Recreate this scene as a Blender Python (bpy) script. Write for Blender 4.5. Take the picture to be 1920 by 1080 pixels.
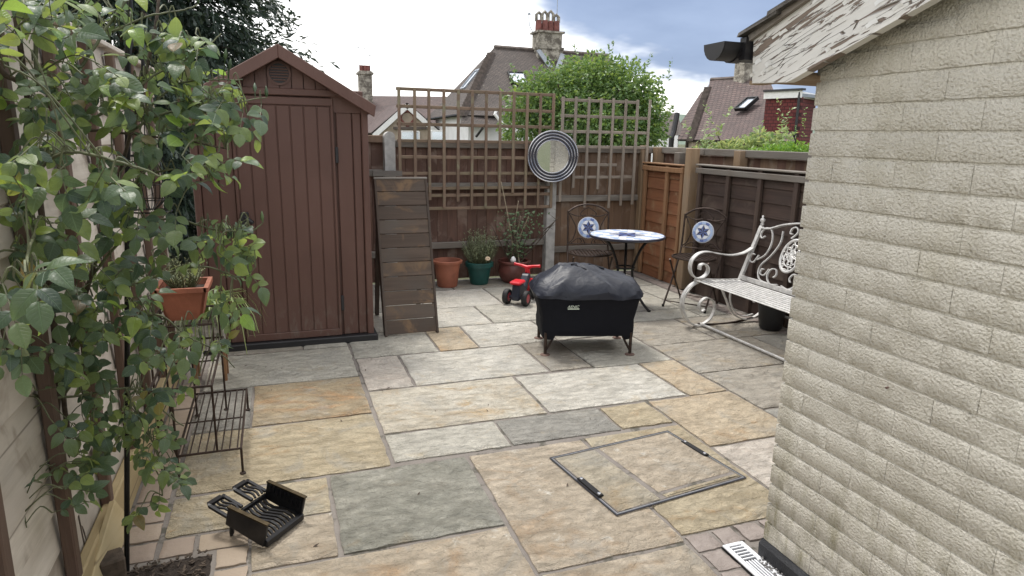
import bpy, bmesh, math, random
from mathutils import Vector, Matrix, noise as mnoise
R = math.radians
random.seed(11)
scene = bpy.context.scene
for o in list(bpy.data.objects): bpy.data.objects.remove(o)
col = scene.collection

# ------------------------------------------------------------------ camera
FPX, TH, RO, CH = 1238.17, 0.224927, 0.0194834, 1.4634     # focal px (1920 wide), pitch, roll, height
YAW = R(19.835)                                            # the patio grid is turned against the view
cam_d = bpy.data.cameras.new('camera'); cam = bpy.data.objects.new('camera', cam_d); col.objects.link(cam)
cam_d.sensor_width = 36; cam_d.lens = FPX / 1920 * 36; cam_d.clip_start = 0.02; cam_d.clip_end = 3000
cam.matrix_world = Matrix.Translation((0, 0, CH)) @ Matrix.Rotation(-YAW, 4, 'Z') @ Matrix.Rotation(math.pi/2 - TH, 4, 'X') @ Matrix.Rotation(RO, 4, 'Z')
scene.camera = cam
CM = cam.matrix_world.to_3x3()
def ray(x, y): return CM @ Vector(((x-960)/FPX, -(y-540)/FPX, -1))
def at(x, y, d): return Vector((0, 0, CH)) + ray(x, y)*d                      # point at optical depth d
def onz(x, y, z=0.0): r = ray(x, y); return Vector((0, 0, CH)) + r*((z-CH)/r.z)
def onv(x, y, v): r = ray(x, y); return Vector((0, 0, CH)) + r*(v/r.y)
def onu(x, y, u): r = ray(x, y); return Vector((0, 0, CH)) + r*(u/r.x)

# ------------------------------------------------------------------ world, sun, exposure
SUN_EL, SUN_AZ = R(66), R(-18)         # azimuth from +Y towards +X
w = bpy.data.worlds.new('World'); scene.world = w; w.use_nodes = True
nt = w.node_tree; nt.nodes.clear()
def N(t, **k):
    n = nt.nodes.new(t)
    for a, b in k.items(): setattr(n, a, b)
    return n
out = N('ShaderNodeOutputWorld'); bg = N('ShaderNodeBackground'); bg.inputs[1].default_value = 0.1
sky = N('ShaderNodeTexSky', sky_type='NISHITA', sun_disc=False, sun_elevation=SUN_EL, sun_rotation=SUN_AZ)
tc = N('ShaderNodeTexCoord')
sp = N('ShaderNodeSeparateXYZ'); nt.links.new(tc.outputs['Generated'], sp.inputs[0])
def math_(op, a, b=None, clamp=False):
    n = N('ShaderNodeMath', operation=op, use_clamp=clamp)
    for i, q in enumerate((a, b)):
        if q is None: continue
        if isinstance(q, (int, float)): n.inputs[i].default_value = q
        else: nt.links.new(q, n.inputs[i])
    return n.outputs[0]
zz = math_('ADD', math_('MAXIMUM', sp.outputs[2], 0.0), 0.22)      # flat cloud deck seen in perspective
cmb = N('ShaderNodeCombineXYZ')
nt.links.new(math_('DIVIDE', sp.outputs[0], zz), cmb.inputs[0]); nt.links.new(math_('DIVIDE', sp.outputs[1], zz), cmb.inputs[1])
n1 = N('ShaderNodeTexNoise'); n1.inputs['Scale'].default_value = 1.1; n1.inputs['Detail'].default_value = 5; n1.inputs['Roughness'].default_value = .55
nt.links.new(cmb.outputs[0], n1.inputs['Vector'])
n2 = N('ShaderNodeTexNoise'); n2.inputs['Scale'].default_value = 2.6; n2.inputs['Detail'].default_value = 4
nt.links.new(cmb.outputs[0], n2.inputs['Vector'])
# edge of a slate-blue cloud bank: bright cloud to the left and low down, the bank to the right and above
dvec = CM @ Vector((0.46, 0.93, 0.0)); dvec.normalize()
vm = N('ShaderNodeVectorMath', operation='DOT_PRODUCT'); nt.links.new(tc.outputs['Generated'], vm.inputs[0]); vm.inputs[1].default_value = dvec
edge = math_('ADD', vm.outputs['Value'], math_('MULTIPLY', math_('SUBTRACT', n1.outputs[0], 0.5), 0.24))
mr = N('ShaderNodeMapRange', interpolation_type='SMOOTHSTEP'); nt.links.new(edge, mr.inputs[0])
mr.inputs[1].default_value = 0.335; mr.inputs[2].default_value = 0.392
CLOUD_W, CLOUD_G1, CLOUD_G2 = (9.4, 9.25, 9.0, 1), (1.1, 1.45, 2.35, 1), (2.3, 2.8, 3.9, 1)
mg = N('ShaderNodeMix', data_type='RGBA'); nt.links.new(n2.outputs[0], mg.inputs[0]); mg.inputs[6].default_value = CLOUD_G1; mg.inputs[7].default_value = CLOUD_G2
fd_ = N('ShaderNodeMapRange', interpolation_type='SMOOTHSTEP'); nt.links.new(vm.outputs['Value'], fd_.inputs[0])       # bank whitened overhead, out of view, added to brighten the patio
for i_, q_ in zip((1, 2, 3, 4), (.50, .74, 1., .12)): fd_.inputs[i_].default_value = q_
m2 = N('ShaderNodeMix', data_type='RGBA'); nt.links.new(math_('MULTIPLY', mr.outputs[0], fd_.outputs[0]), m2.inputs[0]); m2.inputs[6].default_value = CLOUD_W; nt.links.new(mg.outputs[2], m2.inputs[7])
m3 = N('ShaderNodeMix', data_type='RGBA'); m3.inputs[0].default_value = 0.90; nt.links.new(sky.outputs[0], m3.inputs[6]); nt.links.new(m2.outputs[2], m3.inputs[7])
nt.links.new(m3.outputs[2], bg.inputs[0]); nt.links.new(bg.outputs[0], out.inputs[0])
sd = bpy.data.lights.new('sun', 'SUN'); sd.energy = 1.5; sd.angle = R(14); sd.color = (1, .96, .9)
sun = bpy.data.objects.new('sun', sd); col.objects.link(sun)
sdir = Vector((math.sin(SUN_AZ)*math.cos(SUN_EL), math.cos(SUN_AZ)*math.cos(SUN_EL), math.sin(SUN_EL)))
sun.rotation_euler = sdir.to_track_quat('Z', 'Y').to_euler(); sun.location = (0, 3, 8)
vs = scene.view_settings; vs.view_transform = 'Standard'; vs.look = 'None'; vs.gamma = 1; vs.exposure = 1.12
scene.render.engine = 'CYCLES'

# slope of the peeling bargeboard, read off its edges
_p, _q = (onu(1484, 150, 1.50), onu(1697, 0, 1.50)), (onu(1413, 76, 1.50), onu(1530, 11, 1.50))
BARGE = -math.atan(((_p[1].z-_p[0].z)/(_p[1].y-_p[0].y)+(_q[1].z-_q[0].z)/(_q[1].y-_q[0].y))/2)
# ------------------------------------------------------------------ material helpers
class NT:
    def __init__(s, name):
        s.m = bpy.data.materials.new(name); s.m.use_nodes = True; s.t = s.m.node_tree; s.t.nodes.clear()
        s.o = s.t.nodes.new('ShaderNodeOutputMaterial'); s.b = s.n('ShaderNodeBsdfPrincipled'); s.l(s.b.outputs[0], s.o.inputs[0])
    def n(s, t, **k):
        n = s.t.nodes.new(t)
        for a, b in k.items(): setattr(n, a, b)
        return n
    def l(s, a, b): s.t.links.new(a, b)
    def put(s, inp, v):
        if isinstance(v, (int, float)): inp.default_value = v
        elif isinstance(v, (tuple, list)): inp.default_value = tuple(v) + ((1,) if len(v) == 3 and inp.type == 'RGBA' else ())
        else: s.l(v, inp)
    def co(s, scale=(1, 1, 1), world=False, rnd=True):
        if world:
            g = s.n('ShaderNodeNewGeometry').outputs['Position']
        else:
            g = s.n('ShaderNodeTexCoord').outputs['Object']
        mp = s.n('ShaderNodeMapping'); s.l(g, mp.inputs[0]); mp.inputs['Scale'].default_value = scale
        if world or not rnd: return mp.outputs[0]
        oi = s.n('ShaderNodeObjectInfo'); mu = s.n('ShaderNodeMath', operation='MULTIPLY'); s.l(oi.outputs['Random'], mu.inputs[0]); mu.inputs[1].default_value = 91.7
        ad = s.n('ShaderNodeVectorMath', operation='ADD'); s.l(mp.outputs[0], ad.inputs[0]); s.l(mu.outputs[0], ad.inputs[1]); return ad.outputs[0]
    def noise(s, vec, scale, detail=4, rough=.55, dist=0.0):
        n = s.n('ShaderNodeTexNoise'); s.l(vec, n.inputs['Vector']); n.inputs['Scale'].default_value = scale; n.inputs['Detail'].default_value = detail
        n.inputs['Roughness'].default_value = rough; n.inputs['Distortion'].default_value = dist; return n.outputs[0]
    def ramp(s, f, lo, hi, a=0., b=1.):
        n = s.n('ShaderNodeMapRange', interpolation_type='SMOOTHSTEP'); s.l(f, n.inputs[0])
        for i, q in zip((1, 2, 3, 4), (lo, hi, a, b)): n.inputs[i].default_value = q
        return n.outputs[0]
    def mix(s, f, a, b, mode='MIX'):
        n = s.n('ShaderNodeMix', data_type='RGBA', blend_type=mode); s.put(n.inputs[0], f); s.put(n.inputs[6], a); s.put(n.inputs[7], b); return n.outputs[2]
    def rnd(s): return s.n('ShaderNodeObjectInfo').outputs['Random']
    def isl(s): return s.n('ShaderNodeNewGeometry').outputs['Random Per Island']
    def m_(s, op, a, b):
        n = s.n('ShaderNodeMath', operation=op); s.put(n.inputs[0], a); s.put(n.inputs[1], b); return n.outputs[0]
    def fin(s, colr, rough=.6, metal=0., bump=None, dist=.005, strength=1., spec=.5):
        s.put(s.b.inputs['Base Color'], colr); s.put(s.b.inputs['Roughness'], rough); s.b.inputs['Metallic'].default_value = metal
        s.b.inputs['Specular IOR Level'].default_value = spec
        if bump is not None:
            bn = s.n('ShaderNodeBump'); bn.inputs['Strength'].default_value = strength; bn.inputs['Distance'].default_value = dist
            s.l(bump, bn.inputs['Height']); s.l(bn.outputs[0], s.b.inputs['Normal'])
        return s.m
def wood(name, c1, c2, c3, grain=(18, 18, 1.2), rough=.75, knots=True, stain=None, bump=.002):
    """grain is stretched along the axis with the small scale"""
    t = NT(name); v = t.co(grain); g1 = t.noise(v, 1.6, 6, .65, .6); g2 = t.noise(v, 5, 4, .6); v2 = t.co((1.4, 1.4, 1.4)); big = t.noise(v2, 2.2, 3)
    c = t.mix(t.ramp(g1, .32, .68), c1, c2); c = t.mix(t.ramp(big, .4, .72), c, c3)
    c = t.mix(t.m_('MULTIPLY', t.rnd(), .55), c, (c1[0]*.62, c1[1]*.6, c1[2]*.6))
    if knots:
        vo = t.n('ShaderNodeTexVoronoi'); t.l(t.co((grain[0]*.3, grain[1]*.3, grain[2]*2.2)), vo.inputs['Vector']); vo.inputs['Scale'].default_value = 1.1
        c = t.mix(t.ramp(vo.outputs[0], .05, .15, .75, 0), c, (c1[0]*.3, c1[1]*.28, c1[2]*.28))
    if stain: c = t.mix(t.ramp(t.noise(v2, 3.4, 4, .6, .5), .52, .7), c, stain)
    return t.fin(c, rough, bump=t.m_('ADD', g1, t.m_('MULTIPLY', g2, .5)), dist=bump, strength=.8)
def plain(name, c, rough=.5, metal=0., var=.12, sc=12, bump=0., spec=.5):
    t = NT(name); v = t.co(); n = t.noise(v, sc, 4)
    k = t.mix(t.ramp(n, .3, .7), tuple(q*(1-var) for q in c), tuple(min(1, q*(1+var)) for q in c))
    return t.fin(k, rough, metal, t.noise(v, sc*8, 3) if bump else None, bump or .001, .6, spec)

def stone(name, c1, c2, stain, amt=.62, wet=.0, pale=None):
    t = NT(name); v = t.co((1, 1, 1)); vs_ = t.co((1, 1.45, 1))
    big = t.noise(v, 2.6, 4, .6, .4); mid = t.noise(vs_, 9, 6, .68, .5); fine = t.noise(v, 60, 4, .65)
    c = t.mix(t.ramp(big, .35, .66), c1, c2)
    c = t.mix(t.ramp(t.noise(vs_, 3.3, 5, .6, 1.2), amt-.1, amt+.14), c, stain)
    c = t.mix(t.ramp(mid, .34, .60, .55, 0), c, tuple(q*.60 for q in c1))
    c = t.mix(t.ramp(fine, .32, .66, .34, 0), c, tuple(q*.55 for q in c2))
    c = t.mix(t.ramp(t.noise(v, 26, 6, .7, .6), .56, .72, 0, .45), c, tuple(min(.8, q*1.28) for q in c2)); c = t.mix(t.ramp(t.noise(v, 1.7, 3, .5), .4, .7, 0, .3), c, tuple(q*.78 for q in c1))
    sp_ = t.noise(v, 140, 2, .5); c = t.mix(t.ramp(sp_, .66, .74, 0, .55), c, (.05, .045, .04))
    c = t.mix(t.ramp(t.noise(t.co((1.3, 1, 1)), 3.6, 6, .65, .9), .5, .7, 0, .5), c, (.37, .36, .325)); c = t.mix(t.ramp(t.noise(t.co((1, 1.7, 1)), 5.2, 6, .7, 1.0), .58, .74, 0, .6), c, tuple(q*.9 for q in stain))
    if pale: c = t.mix(t.ramp(t.noise(v, 5, 8, .75, .2), .60, .66, 0, .85), c, pale)
    rv = t.n('ShaderNodeTexWave', wave_type='BANDS', bands_direction='Y'); t.l(v, rv.inputs['Vector']); rv.inputs['Scale'].default_value = 4; rv.inputs['Distortion'].default_value = 13; rv.inputs['Detail'].default_value = 4; rv.inputs['Detail Scale'].default_value = 1.6; rv.inputs['Detail Roughness'].default_value = .62
    riv = t.noise(vs_, 15, 8, .68, .7)
    bump = t.m_('ADD', t.m_('MULTIPLY', riv, 1.5), t.m_('ADD', t.m_('MULTIPLY', rv.outputs[0], .2), t.m_('MULTIPLY', fine, .28)))
    return t.fin(c, t.ramp(mid, .3, .7, .40-wet, .64-wet), bump=bump, dist=.030, strength=1.0, spec=.6)
ST = {
 'buff':  stone('stone_buff', (0.497, 0.410, 0.270), (0.572, 0.491, 0.346), (.47, .28, .12), .66),
 'buffpink': stone('stone_buffpink', (0.504, 0.420, 0.314), (0.582, 0.498, 0.386), (.46, .31, .18), .62, 0, (.66, .62, .54)),
 'buff2': stone('stone_buff2', (.46, .40, .30), (.54, .475, .36), (.46, .33, .18), .64),
 'orange': stone('stone_orange', (.40, .315, .20), (.48, .385, .25), (.47, .25, .10), .58),
 'orange2': stone('stone_orange2', (0.551, 0.447, 0.312), (0.614, 0.510, 0.364), (.50, .31, .15), .62),
 'grey': stone('stone_grey', (.33, .315, .28), (.40, .38, .335), (.41, .35, .25), .68),
 'greygreen': stone('stone_greygreen', (0.302, 0.297, 0.248), (0.389, 0.373, 0.313), (.30, .25, .17), .64, .10),
 'lightgrey': stone('stone_lightgrey', (0.530, 0.503, 0.429), (0.615, 0.583, 0.503), (.50, .41, .27), .67),
 'white': stone('stone_white', (0.625, 0.588, 0.509), (0.710, 0.678, 0.604), (.57, .46, .30), .67),
 'whitetan': stone('stone_whitetan', (0.598, 0.525, 0.404), (0.672, 0.625, 0.525), (.49, .34, .17), .58),
 'pinkwhite': stone('stone_pinkwhite', (0.640, 0.562, 0.483), (0.693, 0.630, 0.551), (.48, .33, .24), .70),
 'brown': stone('stone_brown', (.39, .35, .29), (.47, .425, .355), (.42, .33, .21), .63),
}
M = {}
t = NT('mortar'); v = t.co((1, 1, 1), True); M['mortar'] = t.fin(t.mix(t.ramp(t.noise(v, 9, 6, .7), .52, .62, 0, .8), t.mix(t.noise(v, 6, 4), (.13, .112, .10), (.26, .235, .21)), (.06, .058, .042)), .9, bump=t.noise(v, 90, 4), dist=.004)
t = NT('clay_paver'); v = t.co(); M['paver'] = t.fin(t.mix(t.rnd(), t.mix(t.noise(v, 8, 4), (.30, .235, .17), (.38, .31, .235)), t.mix(t.noise(v, 8, 4), (.23, .175, .14), (.31, .25, .20))), .75, bump=t.noise(v, 40, 5), dist=.004)
t = NT('sett'); v = t.co(); M['sett'] = t.fin(t.mix(t.noise(v, 9, 4), (.20, .165, .145), (.33, .28, .25)), .55, bump=t.noise(v, 22, 5, .7, 1), dist=.012)
t = NT('soil'); v = t.co((1, 1, 1), True); M['soil'] = t.fin(t.mix(t.noise(v, 45, 5), (.012, .008, .006), (.05, .035, .025)), .9, bump=t.noise(v, 70, 5), dist=.012)
t = NT('ground'); v = t.co((1, 1, 1), True); M['ground'] = t.fin(t.mix(t.noise(v, .6, 6), (.05, .065, .025), (.10, .10, .05)), .95, bump=t.noise(v, 20, 4), dist=.03)
t = NT('painted_brick'); v = t.co((1, 1, 1), True)
vo = t.n('ShaderNodeTexVoronoi', feature='SMOOTH_F1'); t.l(t.co((1, .62, 1), True), vo.inputs['Vector']); vo.inputs['Scale'].default_value = 150; vo.inputs['Randomness'].default_value = 1
nb = t.noise(v, 130, 2, .55, 0); dirt = t.noise(t.co((1, .9, .35), True), 4.2, 5, .65)
base = t.mix(t.ramp(t.noise(v, 3, 5, .6), .35, .7), (.545, .515, .445), (.63, .60, .525)); base = t.mix(t.ramp(dirt, .52, .72, 0, .55), base, (.43, .395, .30))
base = t.mix(t.ramp(nb, .30, .52, .5, 0), base, (.37, .34, .285)); base = t.mix(t.m_('MULTIPLY', t.rnd(), .3), base, (.45, .42, .355))
# green-brown staining low down near the ground
gp = t.n('ShaderNodeSeparateXYZ'); t.l(v, gp.inputs[0]); low = t.m_('MULTIPLY', t.ramp(gp.outputs[2], .06, .7, 1, 0), t.ramp(t.noise(t.co((1, 2.4, .5), True), 5, 5, .7), .45, .68)); base = t.mix(t.m_('MULTIPLY', low, .85), base, (.20, .18, .085))
M['brickpaint'] = t.fin(base, .62, bump=t.m_('ADD', t.m_('MULTIPLY', nb, 1.1), t.m_('MULTIPLY', vo.outputs[0], -.22)), dist=.0075, strength=1.0)
t = NT('peeling_paint'); v = t.co((1, .9, 2.6), False, False); rotm = t.n('ShaderNodeMapping'); t.l(t.n('ShaderNodeTexCoord').outputs['Object'], rotm.inputs[0]); rotm.inputs['Rotation'].default_value = (BARGE, 0, 0)
sc_ = t.n('ShaderNodeMapping'); t.l(rotm.outputs[0], sc_.inputs[0]); sc_.inputs['Scale'].default_value = (1, 4.2, 40)
crk = t.noise(sc_.outputs[0], 1.5, 5, .6, .8); pat = t.noise(sc_.outputs[0], .62, 4, .6, .5)
vo = t.n('ShaderNodeTexVoronoi', feature='DISTANCE_TO_EDGE'); t.l(sc_.outputs[0], vo.inputs['Vector']); vo.inputs['Scale'].default_value = 1.5
peel = t.m_('MAXIMUM', t.ramp(pat, .575, .59), t.m_('MULTIPLY', t.ramp(vo.outputs[0], .0, .035, 1, 0), t.ramp(t.noise(sc_.outputs[0], .8, 2), .50, .54)))
peel = t.m_('MAXIMUM', peel, t.ramp(crk, .60, .61))
woodc = t.mix(t.noise(sc_.outputs[0], 6, 5), (.10, .075, .06), (.26, .20, .155)); paint = t.mix(t.noise(sc_.outputs[0], .9, 4), (.58, .56, .52), (.72, .71, .68))
M['peel'] = t.fin(t.mix(peel, paint, woodc), .6, bump=t.m_('SUBTRACT', t.m_('MULTIPLY', crk, .5), t.m_('MULTIPLY', peel, 1.6)), dist=.006, strength=1)
M['fence_brown'] = wood('fence_brown', (0.108, 0.056, 0.040), (0.182, 0.098, 0.068), (0.134, 0.079, 0.058), (16, 16, 1.0), stain=(0.227, 0.158, 0.123))
M['fence_tan'] = wood('fence_tan', (0.147, 0.090, 0.057), (0.224, 0.144, 0.090), (0.185, 0.125, 0.086), (16, 16, 1.0), stain=(0.245, 0.189, 0.147))
M['fence_grey'] = wood('fence_grey', (0.160, 0.144, 0.124), (0.248, 0.228, 0.200), (0.200, 0.168, 0.136), (1.2, 16, 16), knots=False)
M['fence_greyv'] = wood('fence_greyv', (0.160, 0.144, 0.124), (0.248, 0.228, 0.200), (0.176, 0.144, 0.112), (16, 1.2, 16), knots=False)
M['trellis'] = wood('trellis', (0.166, 0.107, 0.074), (0.254, 0.178, 0.123), (0.199, 0.162, 0.101), (26, 26, 1.6), knots=False, stain=(0.210, 0.194, 0.123))
M['trellis_h'] = wood('trellis_h', (0.155, 0.104, 0.069), (0.244, 0.167, 0.116), (0.199, 0.162, 0.101), (1.6, 26, 26), knots=False)
M['trellis_g'] = wood('trellis_g', (0.233, 0.194, 0.155), (0.345, 0.298, 0.246), (0.276, 0.241, 0.199), (26, 26, 1.6), knots=False)
M['new_fence'] = wood('new_fence', (0.20, 0.080, 0.036), (0.285, 0.122, 0.056), (0.225, 0.10, 0.05), (14, 1.0, 14), stain=(0.270, 0.165, 0.090))
M['new_batten'] = wood('new_batten', (0.225, 0.116, 0.053), (0.300, 0.169, 0.086), (0.255, 0.143, 0.075), (18, 18, 1.0))
M['dark_fence'] = wood('dark_fence', (0.043, 0.026, 0.020), (0.081, 0.051, 0.039), (0.057, 0.039, 0.031), (14, 1.0, 14), stain=(0.092, 0.066, 0.050))
M['dark_batten'] = wood('dark_batten', (0.057, 0.037, 0.027), (0.096, 0.064, 0.048), (0.070, 0.046, 0.039), (18, 18, 1.0))
M['post_wood'] = wood('post_wood', (0.238, 0.157, 0.089), (0.323, 0.230, 0.140), (0.264, 0.200, 0.140), (14, 14, .9))
M['left_board'] = wood('left_board', (0.483, 0.431, 0.362), (0.667, 0.609, 0.529), (0.575, 0.517, 0.448), (14, 1.0, 14), stain=(0.287, 0.241, 0.196))
M['left_batten'] = wood('left_batten', (.10, .06, .042), (.15, .095, .065), (.12, .08, .06), (18, 18, 1.0))
M['gravel_board'] = wood('gravel_board', (.42, .32, .16), (.56, .45, .26), (.46, .38, .23), (10, .9, 10))
M['plank'] = wood('plank', (0.076, 0.052, 0.037), (0.122, 0.086, 0.063), (0.101, 0.083, 0.068), (1.1, 16, 16), stain=(0.180, 0.112, 0.061))
M['plank_v'] = wood('plank_v', (0.062, 0.043, 0.031), (0.096, 0.068, 0.050), (0.081, 0.065, 0.053), (16, 16, 1.1), knots=False)
M['concrete'] = plain('concrete', (.40, .39, .37), .85, 0, .18, 14, .004)
t = NT('shed_plastic'); v = t.co((1, 1, 1), True); gr = t.noise(t.co((40, 40, 1.5), True), 3, 4, .6)
cc = t.mix(t.ramp(t.noise(v, 2, 4), .3, .7), (.098, .047, .035), (.118, .058, .044)); cc = t.mix(t.ramp(t.noise(v, 7, 6, .7), .62, .74, 0, .35), cc, (.16, .105, .095))
sz_ = t.n('ShaderNodeSeparateXYZ'); t.l(v, sz_.inputs[0]); cc = t.mix(t.m_('MULTIPLY', t.ramp(sz_.outputs[2], .05, .42, .8, 0), t.ramp(t.noise(t.co((14, 14, 5), True), 1.6, 5, .7), .48, .66)), cc, (.15, .11, .088)); cc = t.mix(t.ramp(t.noise(t.co((9, 9, 2), True), 1, 5, .7), .5, .8, 0, .35), cc, (.15, .085, .068))
M['shed'] = t.fin(cc, .55, bump=gr, dist=.0015, strength=.7)
M['shed_dark'] = plain('shed_dark', (.012, .012, .014), .5)
M['black_metal'] = plain('black_metal', (.014, .013, .013), .42, .6, .3, 30)
M['bronze_metal'] = plain('bronze_metal', (.045, .030, .024), .5, .6, .35, 30)
M['rust'] = plain('rust', (.16, .10, .08), .8, .1, .3, 30)
M['silver'] = plain('silver', (.60, .59, .57), .42, .3, .18, 22)
M['ring_silver'] = plain('ring_silver', (.48, .48, .50), .25, .9, .05)
M['ring_dark'] = plain('ring_dark', (.035, .036, .05), .4, .3)
t = NT('mirror_glass'); M['mirror'] = t.fin((.86, .88, .88), .02, 1.)
t = NT('glass_pane'); M['glass'] = t.fin((.62, .68, .76), .12, .8)
t = NT('barbecue_cloth'); v = t.co(); M['cloth'] = t.fin(t.mix(t.noise(v, 4, 3), (.006, .0065, .010), (.010, .011, .015)), .8, bump=t.noise(v, 6, 4, .5, .6), dist=.012, spec=.15)
t = NT('barbecue_vinyl'); v = t.co(); M['vinyl'] = t.fin(t.mix(t.noise(v, 4, 3), (.010, .012, .020), (.018, .021, .032)), .46, bump=t.noise(v, 8, 3, .5, .8), dist=.012, spec=.35)
M['logo'] = plain('logo_print', (.62, .70, .60), .6)
M['terracotta'] = plain('terracotta', (.30, .105, .06), .6, 0, .2, 9, .002)
M['oxblood'] = plain('oxblood_glaze', (.115, .04, .032), .35, 0, .3, 7, .003)
M['green_pot'] = plain('green_pot', (.012, .075, .065), .42, 0, .15)
M['red'] = plain('red_plastic', (.62, .018, .03), .35, 0, .06)
M['navy'] = plain('navy_plastic', (.018, .022, .035), .45)
M['tyre'] = plain('tyre', (.012, .012, .013), .65)
M['pink_hub'] = plain('pink_hub', (.36, .05, .065), .45)
M['white_paint'] = plain('white_paint', (.78, .78, .77), .6, 0, .05)
M['drain_white'] = plain('drain_white', (.74, .75, .77), .4, 0, .08, 30)
M['black_plastic'] = plain('black_plastic', (.012, .012, .014), .38, 0, .2)
M['plinth'] = plain('plinth_bitumen', (.008, .009, .012), .55, 0, .3, 20, .004)
M['pebble'] = plain('pebble', (.17, .165, .16), .4, 0, .6, 60)
M['brass'] = plain('brass', (.06, .045, .025), .35, .9, .3, 40)
M['cast_iron'] = plain('cast_iron', (.012, .012, .014), .38, .35, .3, 40)
M['zinc'] = plain('zinc', (.36, .345, .32), .6, .3, .4, 25)
M['steel'] = plain('steel', (.45, .46, .48), .35, .8)
M['fence_capping'] = M['fence_grey']
for nm, c in dict(t_white=(.76, .78, .82), t_pale=(.36, .47, .68), t_blue=(.10, .15, .36), t_navy=(.018, .018, .06), t_mid=(.20, .28, .52), t_dark=(.03, .03, .05), t_grout=(.50, .52, .56)).items(): M[nm] = plain(nm, c, .28, 0, .08, 60)
def leafmat(name, dark, mid, light, trans=.35, young=None, rough=.42, veins=False):
    t = NT(name); r = t.m_('FRACT', t.m_('ADD', t.rnd(), t.isl()), 0); gm = t.n('ShaderNodeNewGeometry')
    c = t.mix(t.ramp(r, 0, .55), dark, mid); c = t.mix(t.ramp(r, .6, .98), c, light)
    if young: c = t.mix(t.ramp(r, .975, .982), c, young)
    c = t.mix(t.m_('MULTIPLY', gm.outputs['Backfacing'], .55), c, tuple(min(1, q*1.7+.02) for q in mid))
    v = t.co((1, 1, 1), True); c = t.mix(t.ramp(t.noise(v, 70, 4), .35, .7, .25, 0), c, tuple(q*.5 for q in dark)); bmp = t.noise(v, 120, 3); bd_ = .0015
    if veins:
        su = t.n('ShaderNodeSeparateXYZ'); t.l(t.n('ShaderNodeUVMap').outputs[0], su.inputs[0]); ax_ = t.m_('ABSOLUTE', su.outputs[0], 0)
        rib = t.ramp(ax_, .008, .03, 1, 0); lat = t.ramp(t.m_('SINE', t.m_('MULTIPLY', t.m_('SUBTRACT', su.outputs[1], t.m_('MULTIPLY', ax_, .75)), 46.), 0), .72, .98)
        vn_ = t.m_('MAXIMUM', rib, t.m_('MULTIPLY', lat, .45)); c = t.mix(t.m_('MULTIPLY', vn_, .38), c, tuple(min(1, q*1.9+.02) for q in mid)); bmp = t.m_('SUBTRACT', t.m_('MULTIPLY', bmp, .6), t.m_('MULTIPLY', vn_, .9)); bd_ = .0016
    t.fin(c, rough, bump=bmp, dist=bd_, strength=.7, spec=.6)
    tr = t.n('ShaderNodeBsdfTranslucent'); t.put(tr.inputs[0], t.mix(r, tuple(q*1.5 for q in mid), (min(1, light[0]*1.9), min(1, light[1]*1.7), light[2])))
    ms = t.n('ShaderNodeMixShader'); ms.inputs[0].default_value = trans; t.l(t.b.outputs[0], ms.inputs[1]); t.l(tr.outputs[0], ms.inputs[2]); t.l(ms.outputs[0], t.o.inputs[0])
    return t.m
M['rose_leaf'] = leafmat('rose_leaf', (.026, .056, .038), (.088, .145, .08), (.23, .31, .095), .38, (.16, .085, .04), .42, True)
M['rose_young_backlit'] = leafmat('rose_young_backlit', (.12, .22, .04), (.20, .32, .06), (.30, .36, .08), .4, (.26, .12, .05), .36, True)
M['cane'] = plain('cane', (.10, .11, .055), .65, 0, .3, 40)
M['bark'] = plain('bark', (.075, .055, .04), .85, 0, .35, 40, .004)
M['tree_leaf'] = leafmat('tree_leaf', (.045, .10, .03), (.115, .20, .06), (.21, .30, .09), .35)
M['shrub_leaf'] = leafmat('shrub_leaf', (.10, .19, .05), (.21, .29, .11), (.40, .45, .26), .35)
M['shrub_deep'] = leafmat('shrub_deep', (.06, .16, .02), (.14, .27, .035), (.2, .33, .05), .35)
M['yew_leaf'] = leafmat('yew_leaf', (.012, .024, .020), (.024, .046, .034), (.055, .085, .05), .15)
M['lav_leaf'] = leafmat('lav_leaf', (.14, .18, .11), (.24, .29, .18), (.36, .40, .26), .3)
M['pot_leaf'] = leafmat('pot_leaf', (.035, .065, .03), (.075, .13, .055), (.15, .21, .09), .25)
M['spider_leaf'] = leafmat('spider_leaf', (.10, .18, .05), (.16, .26, .08), (.32, .38, .17), .3)
M['dry_cane'] = plain('dry_cane', (.36, .30, .21), .7, 0, .2, 40)
M['cream_flower'] = plain('cream_flower', (.70, .55, .38), .7)
def rooftile(name, c1, c2, rows=9., lich=(.30, .29, .24), world=True):
    t = NT(name); v = t.co((1, 1, 1), True)
    br = t.n('ShaderNodeTexBrick'); mp = t.n('ShaderNodeMapping'); t.l(t.n('ShaderNodeUVMap').outputs[0], mp.inputs[0]); t.l(mp.outputs[0], br.inputs['Vector'])
    br.inputs['Scale'].default_value = 1; br.inputs['Brick Width'].default_value = .17; br.inputs['Row Height'].default_value = .11; br.inputs['Mortar Size'].default_value = .010
    br.inputs['Color1'].default_value = (*c1, 1); br.inputs['Color2'].default_value = (*c2, 1); br.inputs['Mortar'].default_value = (c1[0]*.25, c1[1]*.25, c1[2]*.25, 1)
    c = t.mix(t.ramp(t.noise(v, 1.1, 5), .35, .7, 0, .5), br.outputs[0], tuple(q*.6 for q in c1)); c = t.mix(t.ramp(t.noise(v, 7, 4, .6), .66, .72, 0, .8), c, lich)
    return t.fin(c, .85, bump=br.outputs['Fac'], dist=-.02, strength=.8)
M['roof_grey'] = rooftile('roof_tile_grey', (.080, .066, .060), (.115, .092, .080))
M['roof_red'] = rooftile('roof_tile_red', (.10, .072, .068), (.14, .096, .088))
M['roof_brown'] = rooftile('roof_tile_brown', (.125, .09, .082), (.165, .115, .105))
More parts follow.
